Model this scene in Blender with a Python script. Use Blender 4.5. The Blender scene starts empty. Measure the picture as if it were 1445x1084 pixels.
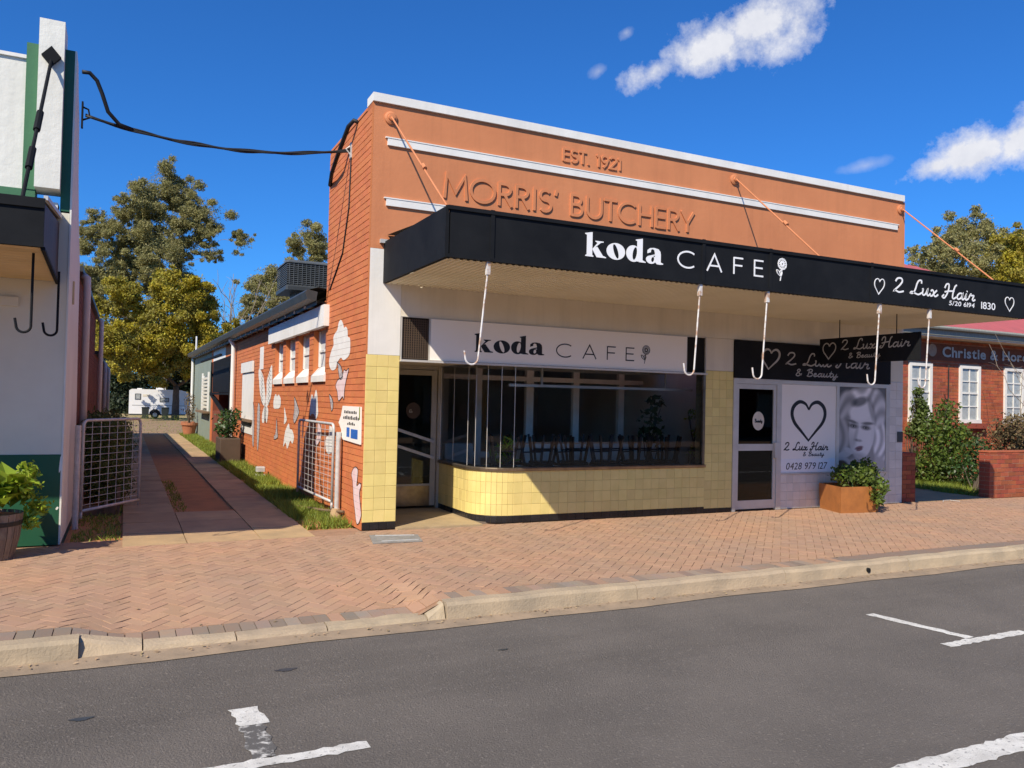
import bpy, math, random
import numpy as np
from mathutils import Vector, Matrix
from mathutils.geometry import tessellate_polygon
random.seed(7)
RNG = np.random.default_rng(7)
PI = math.pi
scene = bpy.context.scene
COL = scene.collection

# ------------------------------------------------------------------ camera
YAW, PIT, ROL = .4526, .0224, .0226
_F = Vector((math.sin(YAW)*math.cos(PIT), math.cos(YAW)*math.cos(PIT), math.sin(PIT)))
_R = Vector((math.cos(YAW), -math.sin(YAW), 0)); _U = _R.cross(_F)
_R2 = _R*math.cos(ROL) + _U*math.sin(ROL); _U2 = -_R*math.sin(ROL) + _U*math.cos(ROL)
cam = bpy.data.cameras.new('camera'); cam_o = bpy.data.objects.new('camera', cam); COL.objects.link(cam_o)
cam_o.matrix_world = Matrix(((_R2.x, _U2.x, -_F.x, -2.7819), (_R2.y, _U2.y, -_F.y, -10.0544), (_R2.z, _U2.z, -_F.z, 1.7), (0, 0, 0, 1)))
cam.sensor_width = 36; cam.lens = 36*1121.17/1445; cam.clip_start = .05; cam.clip_end = 3000
scene.camera = cam_o

# ------------------------------------------------------------------ sun, sky, exposure
SUN = Vector((1.22, 1.0, -1.43)).normalized()
sl = bpy.data.lights.new('sun', 'SUN'); sl.energy = 4.5; sl.angle = math.radians(.53); sl.color = (1, .90, .74)
so = bpy.data.objects.new('sun', sl); COL.objects.link(so); so.rotation_euler = SUN.to_track_quat('-Z', 'Y').to_euler(); so.location = (-8, -8, 12)
world = bpy.data.worlds.new('World'); scene.world = world; world.use_nodes = True
wn = world.node_tree.nodes; wl = world.node_tree.links; wn.clear()
def wnode(t, **k):
    n = wn.new(t)
    for a, b in k.items(): setattr(n, a, b)
    return n
def wmath(op, a, b=None, c=None, clamp=False):
    n = wn.new('ShaderNodeMath'); n.operation = op; n.use_clamp = clamp
    for i, v in enumerate((a, b, c)):
        if v is None: continue
        if isinstance(v, (int, float)): n.inputs[i].default_value = v
        else: wl.new(v, n.inputs[i])
    return n.outputs[0]
sky = wnode('ShaderNodeTexSky', sky_type='NISHITA'); sky.sun_disc = False
sky.sun_elevation = math.asin(-SUN.z); sky.sun_rotation = math.atan2(-SUN.x, -SUN.y)
sky.air_density = 1.0; sky.dust_density = .6; sky.ozone_density = 4.0; sky.altitude = 300
hs = wnode('ShaderNodeMix', data_type='RGBA', blend_type='MULTIPLY'); hs.inputs['Factor'].default_value = 1; hs.inputs['B'].default_value = (.17, .51, .92, 1)   # deep, clear-air blue
wl.new(sky.outputs[0], hs.inputs['A'])
tc = wnode('ShaderNodeTexCoord')
nz = wnode('ShaderNodeTexNoise'); nz.inputs['Scale'].default_value = 9; nz.inputs['Detail'].default_value = 9; nz.inputs['Roughness'].default_value = .62
wl.new(tc.outputs['Generated'], nz.inputs['Vector'])
nz2 = wnode('ShaderNodeTexNoise'); nz2.inputs['Scale'].default_value = 26; nz2.inputs['Detail'].default_value = 8; nz2.inputs['Roughness'].default_value = .65
wl.new(tc.outputs['Generated'], nz2.inputs['Vector'])
def cloud(az, el, w, h, tilt, dens=1.0):
    # one cumulus: a soft ellipse on the sky sphere, its edge broken up by noise. azimuth from +Y toward +X, degrees
    a, e, t = math.radians(az), math.radians(el), math.radians(tilt)
    c = Vector((math.sin(a)*math.cos(e), math.cos(a)*math.cos(e), math.sin(e)))
    r = Vector((math.cos(a), -math.sin(a), 0)); u = r.cross(c)
    r2 = r*math.cos(t) + u*math.sin(t); u2 = -r*math.sin(t) + u*math.cos(t)
    def dot(v):
        n = wn.new('ShaderNodeVectorMath'); n.operation = 'DOT_PRODUCT'; wl.new(tc.outputs['Generated'], n.inputs[0]); n.inputs[1].default_value = v
        return n.outputs['Value']
    x = wmath('DIVIDE', dot(r2), math.radians(w)); y = wmath('DIVIDE', dot(u2), math.radians(h))
    rr = wmath('SQRT', wmath('ADD', wmath('MULTIPLY', x, x), wmath('MULTIPLY', y, y)))
    front = wmath('GREATER_THAN', dot(c), .5)
    nn = wmath('ADD', wmath('MULTIPLY', wmath('SUBTRACT', nz.outputs['Fac'], .5), 2.6), wmath('MULTIPLY', wmath('SUBTRACT', nz2.outputs['Fac'], .5), 1.5))
    m = wmath('MULTIPLY', wmath('SUBTRACT', wmath('ADD', 1.0, nn), rr), 1.3*dens, clamp=True)
    return wmath('MULTIPLY', m, front)
CLOUDS = [(38.8, 23.7, 4.2, 2.0, 18, 1.1), (43.0, 24.9, 3.0, 2.3, 24, 1.1), (35.6, 22.6, 2.8, 1.1, 20, 1), (56.2, 15.9, 3.0, 1.7, 12, 1.2), (59.0, 16.5, 3.6, 2.3, 6, 1.2), (54.0, 15.3, 2.0, .9, 16, 1), (33.7, 25.1, .9, .5, 30, .4), (31.7, 22.8, .7, .4, 30, .25), (49.7, 15.8, 1.8, .35, 8, .2),
          (95, 20, 7, 2.4, 8, 1), (130, 28, 6, 2.2, -12, 1), (175, 22, 8, 2.6, 6, 1), (232, 30, 6, 2.2, 14, 1), (285, 18, 8, 2.4, -5, 1), (-38, 24, 5, 1.8, 12, .9)]
mask = None
for cdef in CLOUDS:
    m = cloud(*cdef); mask = m if mask is None else wmath('MAXIMUM', mask, m)
mixc = wnode('ShaderNodeMix', data_type='RGBA')
cr = wnode('ShaderNodeMix', data_type='RGBA'); wl.new(nz2.outputs['Fac'], cr.inputs['Factor'])
cr.inputs['A'].default_value = (3.4, 3.6, 4.3, 1); cr.inputs['B'].default_value = (5.8, 5.8, 6.0, 1)
wl.new(mask, mixc.inputs['Factor']); wl.new(hs.outputs['Result'], mixc.inputs['A']); wl.new(cr.outputs['Result'], mixc.inputs['B'])
bg = wnode('ShaderNodeBackground'); bg.inputs['Strength'].default_value = .125
wl.new(mixc.outputs['Result'], bg.inputs['Color'])
wo = wnode('ShaderNodeOutputWorld'); wl.new(bg.outputs[0], wo.inputs['Surface'])
vs = scene.view_settings; vs.view_transform = 'Standard'; vs.look = 'None'; vs.exposure = .44; vs.gamma = 1; vs.use_curve_mapping = False
scene.cycles.max_bounces = 8; scene.cycles.transparent_max_bounces = 16

# ------------------------------------------------------------------ materials (all procedural)
def srgb(r, g, b): return tuple(((v/255)/12.92 if v/255 <= .04045 else ((v/255+.055)/1.055)**2.4) for v in (r, g, b))
def mat(name, c1, c2=None, scale=3, rough=.7, bump=0, bscale=40, detail=5, metallic=0, spec=.4, rnd=0, island=0, speck=None, speckscale=200, lo=.35, hi=.65, stretch=None, trans=0, streak=0, sdir=(4, 4, .3)):
    m = bpy.data.materials.new(name); m.use_nodes = True; nt = m.node_tree; N = nt.nodes; L = nt.links
    b = N['Principled BSDF']; b.inputs['Roughness'].default_value = rough; b.inputs['Metallic'].default_value = metallic
    b.inputs['Specular IOR Level'].default_value = spec
    geo = N.new('ShaderNodeNewGeometry'); vec = geo.outputs['Position']
    if stretch:
        mp = N.new('ShaderNodeMapping'); mp.inputs['Scale'].default_value = stretch; L.new(vec, mp.inputs['Vector']); vec = mp.outputs['Vector']
    def noise(s, d=detail, r=.6):
        n = N.new('ShaderNodeTexNoise'); n.inputs['Scale'].default_value = s; n.inputs['Detail'].default_value = d; n.inputs['Roughness'].default_value = r; L.new(vec, n.inputs['Vector']); return n.outputs['Fac']
    def remap(f, a, z):
        n = N.new('ShaderNodeMapRange'); n.inputs['From Min'].default_value = a; n.inputs['From Max'].default_value = z; L.new(f, n.inputs['Value']); return n.outputs['Result']
    def mix(f, A, B):
        n = N.new('ShaderNodeMix'); n.data_type = 'RGBA'
        if isinstance(f, float): n.inputs['Factor'].default_value = f
        else: L.new(f, n.inputs['Factor'])
        for k, v in (('A', A), ('B', B)):
            if isinstance(v, tuple): n.inputs[k].default_value = (*v[:3], 1)
            else: L.new(v, n.inputs[k])
        return n.outputs['Result']
    c2 = c2 or tuple(v*.82 for v in c1)
    col = mix(remap(noise(scale), lo, hi), c1, c2)
    if streak: # weathering: long faint streaks
        mp2 = N.new('ShaderNodeMapping'); mp2.inputs['Scale'].default_value = sdir; L.new(geo.outputs['Position'], mp2.inputs['Vector'])
        n2 = N.new('ShaderNodeTexNoise'); n2.inputs['Scale'].default_value = 1; n2.inputs['Detail'].default_value = 8; n2.inputs['Roughness'].default_value = .68; L.new(mp2.outputs['Vector'], n2.inputs['Vector'])
        f2 = N.new('ShaderNodeMapRange'); f2.inputs['From Min'].default_value = .48; f2.inputs['From Max'].default_value = .78; f2.inputs['To Max'].default_value = streak; L.new(n2.outputs['Fac'], f2.inputs['Value'])
        col = mix(f2.outputs['Result'], col, tuple(v*.45 for v in c1))
    if speck: col = mix(remap(noise(speckscale, 2, .5), .6, .72), col, speck)
    if rnd or island:
        if rnd: oi = N.new('ShaderNodeObjectInfo'); src = oi.outputs['Random']; amp = rnd
        else: src = geo.outputs['Random Per Island']; amp = island
        h = N.new('ShaderNodeHueSaturation'); L.new(col, h.inputs['Color'])
        mr = N.new('ShaderNodeMapRange'); mr.inputs['To Min'].default_value = 1-amp; mr.inputs['To Max'].default_value = 1+amp; L.new(src, mr.inputs['Value']); L.new(mr.outputs['Result'], h.inputs['Value'])
        mr2 = N.new('ShaderNodeMapRange'); mr2.inputs['To Min'].default_value = .5-amp*.05; mr2.inputs['To Max'].default_value = .5+amp*.05
        wn_ = N.new('ShaderNodeTexWhiteNoise'); wn_.noise_dimensions = '1D'; L.new(src, wn_.inputs['W']); L.new(wn_.outputs['Value'], mr2.inputs['Value']); L.new(mr2.outputs['Result'], h.inputs['Hue'])
        col = h.outputs['Color']
    L.new(col, b.inputs['Base Color'])
    if bump:
        bn = N.new('ShaderNodeBump'); bn.inputs['Strength'].default_value = bump; bn.inputs['Distance'].default_value = .02; L.new(noise(bscale, 6, .65), bn.inputs['Height']); L.new(bn.outputs[0], b.inputs['Normal'])
    if trans:
        t = N.new('ShaderNodeBsdfTranslucent'); L.new(col, t.inputs['Color']); ms = N.new('ShaderNodeMixShader'); ms.inputs[0].default_value = trans
        L.new(b.outputs[0], ms.inputs[1]); L.new(t.outputs[0], ms.inputs[2]); L.new(ms.outputs[0], N['Material Output'].inputs['Surface'])
    return m
def glassmat(name, tint=(.96, .98, .96), tr=.85):
    m = bpy.data.materials.new(name); m.use_nodes = True; nt = m.node_tree; N = nt.nodes; L = nt.links
    for n in list(N):
        if n.type != 'OUTPUT_MATERIAL': N.remove(n)
    t = N.new('ShaderNodeBsdfTransparent'); t.inputs['Color'].default_value = (*tint, 1)
    g = N.new('ShaderNodeBsdfGlossy'); g.inputs['Roughness'].default_value = .02
    fr = N.new('ShaderNodeFresnel'); fr.inputs['IOR'].default_value = 1.5
    mx = N.new('ShaderNodeMixShader'); L.new(fr.outputs[0], mx.inputs[0]); L.new(t.outputs[0], mx.inputs[1]); L.new(g.outputs[0], mx.inputs[2])
    L.new(mx.outputs[0], N['Material Output'].inputs['Surface']); return m
M = {}
M['asphalt'] = mat('asphalt', (.17, .148, .126), (.138, .121, .104), scale=1.1, rough=.88, bump=.9, bscale=75, speck=(.235, .205, .175), speckscale=60, spec=.3, streak=.45, sdir=(.1, 1.3, 1))
M['gutter'] = mat('gutter_concrete', (.36, .265, .175), (.25, .19, .13), scale=4, rough=.9, bump=.3, bscale=70)
M['kerb'] = mat('kerb_concrete', (.50, .385, .25), (.33, .265, .185), scale=3.2, rough=.9, bump=.45, bscale=45, rnd=.08, lo=.3, hi=.7)
M['paver'] = mat('terracotta_paver', (.43, .25, .15), (.35, .23, .155), scale=.7, rough=.9, bump=.25, bscale=120, rnd=.08)
M['paver_many'] = mat('terracotta_paver_field', (.43, .25, .15), (.35, .23, .155), scale=.7, rough=.9, bump=.25, bscale=120, island=.08)
M['paver_grey'] = mat('grey_edge_paver', (.24, .2, .16), (.30, .20, .14), scale=2.5, rough=.9, bump=.25, bscale=120, rnd=.2)
M['greyplate'] = mat('grey_cover_concrete', (.30, .28, .25), (.22, .21, .19), scale=8, rough=.85, bump=.3, bscale=50)
M['joint'] = mat('sandy_joint', (.36, .215, .13), (.27, .165, .1), scale=6, rough=1)
M['dirt'] = mat('dry_dirt', (.33, .2, .11), (.24, .165, .085), scale=1.6, rough=1, bump=.5, bscale=25, speck=(.42, .3, .18), speckscale=40)
M['reddirt'] = mat('red_dirt', (.50, .22, .085), (.38, .175, .07), scale=3, rough=1, bump=.5, bscale=40, speck=(.3, .17, .1), speckscale=60)
M['ground'] = mat('yard_ground', (.42, .29, .15), (.27, .23, .10), scale=.35, rough=1, bump=.5, bscale=12)
M['slab'] = mat('driveway_concrete', (.48, .325, .17), (.34, .24, .135), scale=2.2, rough=.9, bump=.3, bscale=60, rnd=.1)
M['marking'] = mat('worn_white_road_paint', (.74, .72, .66), (.55, .53, .48), scale=8, rough=.75, bump=.5, bscale=120, speck=(.25, .24, .22), speckscale=35)
M['render'] = mat('orange_painted_render', (.60, .225, .095), (.545, .20, .084), scale=1.2, rough=.75, bump=.2, bscale=9, streak=.3)
M['orange'] = mat('orange_painted_brick', (.60, .19, .066), (.53, .165, .058), scale=1.5, rough=.75, bump=.3, bscale=45, rnd=.07)
M['orange_many'] = mat('orange_painted_brick_field', (.60, .19, .066), (.53, .165, .058), scale=1.5, rough=.75, bump=.3, bscale=45, island=.07)
M['orange_joint'] = mat('painted_mortar', (.42, .13, .048), (.36, .11, .042), scale=5, rough=.9)
M['white'] = mat('white_paint', (.80, .78, .73), (.72, .70, .65), scale=1.5, rough=.6, bump=.1, bscale=20, streak=.25)
M['cream'] = mat('cream_wall_paint', (.72, .66, .54), (.66, .6, .48), scale=1.2, rough=.7, bump=.1, bscale=20, streak=.3)
M['yellow'] = mat('yellow_glazed_tile', (.77, .62, .235), (.715, .575, .205), scale=5, rough=.26, spec=.5, rnd=.06)
M['blacktile'] = mat('black_glazed_tile', (.012, .012, .014), (.02, .02, .022), scale=6, rough=.25, rnd=.2)
M['greytile'] = mat('grey_glazed_tile', (.74, .69, .61), (.66, .61, .54), scale=4, rough=.3, rnd=.07)
M['grout'] = mat('tile_grout', (.46, .37, .17), (.28, .23, .11), scale=20, rough=.95)
M['greygrout'] = mat('grey_grout', (.2, .2, .2), (.15, .15, .16), scale=20, rough=.95)
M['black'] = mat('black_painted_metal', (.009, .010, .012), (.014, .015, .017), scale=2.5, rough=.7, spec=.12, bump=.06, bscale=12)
M['soffit'] = mat('cream_soffit_sheet', (.74, .70, .54), (.68, .64, .48), scale=1.5, rough=.6)
M['steel'] = mat('galvanised_steel', (.62, .61, .58), (.48, .48, .46), scale=12, rough=.5, metallic=.25)
M['rustwhite'] = mat('rusty_white_rod', (.66, .64, .62), (.42, .26, .17), scale=9, rough=.6, lo=.48, hi=.62)
M['alu'] = mat('satin_aluminium', (.66, .63, .57), (.56, .53, .48), scale=3, rough=.45, metallic=.3)
M['beige'] = mat('beige_door_frame', (.50, .46, .37), (.44, .4, .32), scale=3, rough=.5)
M['bronze'] = mat('bronze_sill_metal', (.3, .25, .19), (.2, .16, .12), scale=6, rough=.3, metallic=.8)
M['glass'] = glassmat('shop_glass')
M['darkglass'] = glassmat('door_glass', (.5, .55, .52))
M['houseglass'] = mat('curtained_window_glass', (.42, .44, .44), (.30, .32, .33), scale=7, rough=.12, spec=.7)
M['sign_white'] = mat('white_sign_panel', (.90, .85, .77), (.87, .82, .74), scale=1, rough=.45)
M['ink'] = mat('black_sign_ink', (.012, .012, .014), rough=.5)
M['letter_white'] = mat('white_sign_lettering', (.86, .86, .86), (.8, .8, .8), rough=.5)
M['silver'] = mat('silver_sign_lettering', (.46, .44, .40), (.40, .38, .34), rough=.4)
M['terrazzo'] = mat('tan_entry_floor', (.46, .34, .19), (.38, .28, .16), scale=5, rough=.6, speck=(.55, .45, .3), speckscale=80)
M['interior'] = mat('dim_interior_wall', (.58, .58, .5), (.52, .52, .44), scale=1, rough=.8)
M['int_floor'] = mat('interior_floor', (.24, .19, .14), rough=.5)
M['int_ceil'] = mat('interior_ceiling', (.65, .65, .6), rough=.8)
M['int_frame'] = mat('pale_partition_timber', (.84, .84, .74), rough=.6)
M['darkwood'] = mat('dark_chair_timber', (.022, .018, .016), (.035, .026, .02), rough=.5)
M['green'] = mat('gloss_green_paint', (.016, .085, .045), (.02, .10, .05), scale=2, rough=.45, bump=.06, bscale=15)
M['greenlight'] = mat('mid_green_paint', (.05, .16, .075), (.042, .14, .066), scale=2, rough=.6, bump=.1, bscale=15)
M['offwhite'] = mat('off_white_render', (.76, .75, .68), (.7, .69, .62), scale=1.5, rough=.75, bump=.35, bscale=9, streak=.3)
M['greywall'] = mat('grey_white_shop_wall', (.70, .66, .53), (.64, .6, .48), scale=1.2, rough=.7, bump=.1, bscale=10)
M['brown'] = mat('brown_awning_sheet', (.05, .03, .02), (.035, .022, .015), scale=3, rough=.6, rnd=.2)
M['tansoffit'] = mat('tan_soffit_board', (.58, .45, .25), (.5, .38, .2), scale=2, rough=.7, rnd=.06)
M['brickwall'] = mat('brown_red_brick', (.22, .065, .03), (.16, .05, .026), scale=3, rough=.9, bump=.4, bscale=50, island=.15)
M['redbrick'] = mat('red_face_brick', (.36, .088, .04), (.26, .07, .035), scale=3, rough=.9, bump=.4, bscale=50, rnd=.2)
M['redbrick_many'] = mat('red_face_brick_field', (.42, .105, .04), (.32, .08, .035), scale=3, rough=.9, bump=.4, bscale=50, island=.16)
M['mortar'] = mat('pale_mortar', (.42, .3, .21), (.34, .24, .17), scale=10, rough=1)
M['mortar_dark'] = mat('red_mortar', (.20, .075, .04), (.17, .06, .035), scale=10, rough=1)
M['redroof'] = mat('red_roof_paint', (.42, .10, .10), (.34, .09, .09), scale=2, rough=.6)
M['greyroof'] = mat('grey_roof_iron', (.10, .11, .12), (.07, .08, .085), scale=2, rough=.5)
M['gutterdark'] = mat('charcoal_gutter', (.05, .055, .058), (.035, .04, .042), scale=3, rough=.45)
M['pvc'] = mat('pinkish_white_pipe', (.66, .60, .54), (.58, .52, .46), scale=3, rough=.5)
M['sage'] = mat('sage_green_boards', (.26, .30, .245), (.22, .26, .21), scale=2, rough=.7)
M['fadedfascia'] = mat('weathered_grey_fascia', (.30, .31, .27), (.2, .21, .18), scale=9, rough=.8, stretch=(6, 6, 1))
M['corten'] = mat('rust_orange_planter', (.43, .165, .045), (.31, .12, .035), scale=5, rough=.55, bump=.1, bscale=30)
M['terracotta'] = mat('terracotta_pot', (.42, .16, .08), rough=.8)
M['barrel'] = mat('weathered_barrel_timber', (.27, .2, .145), (.17, .125, .09), scale=5, rough=.85, bump=.4, bscale=30, rnd=.15, stretch=(6, 6, .6))
M['hoop'] = mat('dark_iron_hoop', (.03, .026, .022), rough=.6)
M['timber'] = mat('old_timber_edging', (.22, .14, .08), (.15, .1, .06), scale=6, rough=.9)
M['bark'] = mat('grey_brown_bark', (.12, .09, .065), (.07, .055, .04), scale=6, rough=.95, bump=.6, bscale=20)
M['palebark'] = mat('pale_gum_bark', (.32, .27, .21), (.2, .16, .12), scale=4, rough=.9)
M['gumleaf'] = mat('gum_leaves', (.34, .315, .125), (.25, .235, .09), scale=.6, rough=.6, island=.3, trans=.38)
M['yellowleaf'] = mat('yellow_green_leaves', (.44, .36, .025), (.26, .235, .05), scale=.5, rough=.6, island=.35, trans=.35)
M['darkleaf'] = mat('dark_green_leaves', (.035, .05, .018), (.022, .034, .014), scale=.5, rough=.6, island=.35, trans=.2)
M['hedgeleaf'] = mat('juniper_leaves', (.11, .15, .03), (.07, .10, .022), scale=2, rough=.6, island=.35, trans=.2)
M['limeleaf'] = mat('lime_green_leaves', (.34, .44, .04), (.22, .32, .03), scale=4, rough=.45, island=.3, trans=.35)
M['shrubleaf'] = mat('glossy_shrub_leaves', (.12, .17, .025), (.07, .11, .02), scale=3, rough=.5, island=.4, trans=.3)
M['midleaf'] = mat('dark_glossy_leaves', (.05, .10, .022), (.035, .07, .018), scale=3, rough=.45, island=.4, trans=.25)
M['hedgebrown'] = mat('brown_olive_leaves', (.17, .115, .055), (.11, .085, .035), scale=3, rough=.7, island=.4, trans=.2)
M['grassblade'] = mat('grass_blades', (.26, .32, .04), (.17, .22, .035), scale=3, rough=.6, island=.35, trans=.3)
M['caravan'] = mat('caravan_white', (.8, .8, .8), (.76, .76, .77), rough=.4)
M['marking_worn'] = mat('almost_worn_off_paint', (.115, .108, .10), (.6, .58, .53), scale=14, rough=.8, bump=.5, bscale=140, lo=.5, hi=.62)
M['rubber'] = mat('black_rubber', (.015, .015, .015), rough=.8)
M['bin'] = mat('dark_green_plastic', (.03, .038, .034), rough=.5)
M['mural_white'] = mat('mural_white', (.78, .76, .72), (.7, .68, .64), scale=6, rough=.7)
M['mural_pink'] = mat('mural_pink', (.72, .50, .50), (.74, .6, .58), scale=6, rough=.7)
M['mural_grey'] = mat('mural_grey', (.62, .58, .57), (.25, .2, .2), scale=22, rough=.7)
M['blue'] = mat('blue_print', (.03, .14, .5), rough=.5)
M['cable'] = mat('black_cable', (.012, .012, .013), rough=.6)
M['lattice'] = mat('dark_vent_timber', (.09, .06, .04), rough=.8)
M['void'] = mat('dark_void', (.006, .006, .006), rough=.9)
M['paleroll'] = mat('curtain_white', (.62, .62, .6), (.5, .5, .5), scale=9, rough=.8)

# ------------------------------------------------------------------ mesh helpers
def origin(o):
    v = Vector((0, 0, 0))
    while o is not None: v += o.location; o = o.parent
    return v
def tag(o, label=None, cat=None, group=None, kind=None):
    if label: o['label'] = label
    if cat: o['category'] = cat
    if group: o['group'] = group
    if kind: o['kind'] = kind
    return o
def empty(name, loc, label=None, cat=None, group=None):
    o = bpy.data.objects.new(name, None); COL.objects.link(o); o.location = loc; o.empty_display_size = .1
    return tag(o, label, cat, group)
def link(name, me, parent=None, loc=(0, 0, 0)):
    o = bpy.data.objects.new(name, me); COL.objects.link(o); o.location = loc
    if parent is not None: o.parent = parent
    return o
class MB:
    def __init__(s): s.v = []; s.f = []
    def add(s, vs, fs):
        n = len(s.v); s.v += [tuple(map(float, p)) for p in vs]; s.f += [tuple(i+n for i in f) for f in fs]; return s
    def box(s, x0, x1, y0, y1, z0, z1):
        return s.add([(x0,y0,z0),(x1,y0,z0),(x1,y1,z0),(x0,y1,z0),(x0,y0,z1),(x1,y0,z1),(x1,y1,z1),(x0,y1,z1)], [(0,3,2,1),(4,5,6,7),(0,1,5,4),(1,2,6,5),(2,3,7,6),(3,0,4,7)])
    def bevbox(s, x0, x1, y0, y1, z0, z1, b=.01):
        # box with chamfered vertical edges and top rim
        def ring(z, d):
            X0, X1, Y0, Y1 = x0+d, x1-d, y0+d, y1-d; c = b
            return [(X0+c,Y0,z),(X1-c,Y0,z),(X1,Y0+c,z),(X1,Y1-c,z),(X1-c,Y1,z),(X0+c,Y1,z),(X0,Y1-c,z),(X0,Y0+c,z)]
        r = ring(z0, 0)+ring(z1-b, 0)+ring(z1, b*.8)
        fs = [tuple(range(7,-1,-1)), tuple(range(16,24))]
        for k in (0, 8):
            for i in range(8): fs.append((k+i, k+(i+1) % 8, k+8+(i+1) % 8, k+8+i))
        return s.add(r, fs)
    def quad(s, *p): return s.add(p, [(0, 1, 2, 3)])
    def tube(s, pts, r, n=8, cap=True):
        pts = [Vector(p) for p in pts]; rr = r if isinstance(r, (list, tuple)) else [r]*len(pts); base = len(s.v); prev = None
        for i, p in enumerate(pts):
            d = (pts[min(i+1, len(pts)-1)]-pts[max(i-1, 0)]).normalized()
            if prev is None: a = d.cross(Vector((0, 0, 1)) if abs(d.z) < .9 else Vector((1, 0, 0))).normalized()
            else: a = (prev-d*prev.dot(d)).normalized()
            prev = a; b = d.cross(a)
            for k in range(n):
                t = 2*PI*k/n; s.v.append(tuple(p+(a*math.cos(t)+b*math.sin(t))*rr[i]))
        for i in range(len(pts)-1):
            for k in range(n): s.f.append((base+i*n+k, base+i*n+(k+1) % n, base+(i+1)*n+(k+1) % n, base+(i+1)*n+k))
        if cap: s.f.append(tuple(base+k for k in range(n-1, -1, -1))); e = base+(len(pts)-1)*n; s.f.append(tuple(e+k for k in range(n)))
        return s
    def bar(s, a, b, w, h=None): # square-section bar between two points
        h = h or w; a = Vector(a); b = Vector(b); d = (b-a).normalized(); u = d.cross(Vector((0, 0, 1)) if abs(d.z) < .9 else Vector((0, 1, 0))).normalized(); v = d.cross(u)
        P = []
        for p in (a, b):
            for i, j in ((-1,-1),(1,-1),(1,1),(-1,1)): P.append(p+u*(i*w/2)+v*(j*h/2))
        return s.add(P, [(3,2,1,0),(4,5,6,7),(0,1,5,4),(1,2,6,5),(2,3,7,6),(3,0,4,7)])
    def lathe(s, prof, c=(0, 0, 0), n=24):
        base = len(s.v)
        for r, z in prof:
            for k in range(n): t = 2*PI*k/n; s.v.append((c[0]+r*math.cos(t), c[1]+r*math.sin(t), c[2]+z))
        for i in range(len(prof)-1):
            for k in range(n): s.f.append((base+i*n+k, base+i*n+(k+1) % n, base+(i+1)*n+(k+1) % n, base+(i+1)*n+k))
        return s
    def prism(s, loops, to3, d): # filled 2D loops (outer, holes) -> solid; to3(x, y, depth)
        flat = [p for l in loops for p in l]; n = len(flat)
        tr = tessellate_polygon([[Vector((p[0], p[1], 0)) for p in l] for l in loops])
        vs = [to3(p[0], p[1], d) for p in flat]+[to3(p[0], p[1], 0) for p in flat]; fs = []
        for t in tr: fs.append(tuple(t)); fs.append(tuple(i+n for i in reversed(t)))
        k = 0
        for l in loops:
            m = len(l)
            for i in range(m): fs.append((k+i, k+(i+1) % m, n+k+(i+1) % m, n+k+i))
            k += m
        return s.add(vs, fs)
    def build(s, name, m, parent=None, smooth=False, recalc=False):
        me = bpy.data.meshes.new(name); o0 = origin(parent)
        me.from_pydata([(x-o0.x, y-o0.y, z-o0.z) for x, y, z in s.v], [], s.f)
        if m is not None: me.materials.append(M[m] if isinstance(m, str) else m)
        if recalc:
            import bmesh
            b = bmesh.new(); b.from_mesh(me); bmesh.ops.recalc_face_normals(b, faces=b.faces); b.to_mesh(me); b.free()
        if smooth: me.polygons.foreach_set('use_smooth', [True]*len(me.polygons))
        me.update(); return link(name, me, parent)
def BOX(name, m, parent, *b): return MB().box(*b).build(name, m, parent)
def fastmesh(name, V, nper, m, parent=None):
    # V: (faces*nper, 3) numpy, every face has its own vertices
    V = np.asarray(V, np.float32); o0 = origin(parent); V = V-np.array(o0, np.float32); nf = len(V)//nper
    me = bpy.data.meshes.new(name); me.vertices.add(len(V)); me.vertices.foreach_set('co', V.ravel())
    me.loops.add(len(V)); me.loops.foreach_set('vertex_index', np.arange(len(V), dtype=np.int32))
    me.polygons.add(nf); me.polygons.foreach_set('loop_start', np.arange(0, len(V), nper, dtype=np.int32)); me.polygons.foreach_set('loop_total', np.full(nf, nper, np.int32))
    me.update(calc_edges=True); me.materials.append(M[m]); return link(name, me, parent)
def copy_tree(o, parent=None):
    c = o.copy(); COL.objects.link(c); c.parent = parent
    for ch in list(o.children): copy_tree(ch, c)
    return c
def struct(o): o['kind'] = 'structure'; return o

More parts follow.
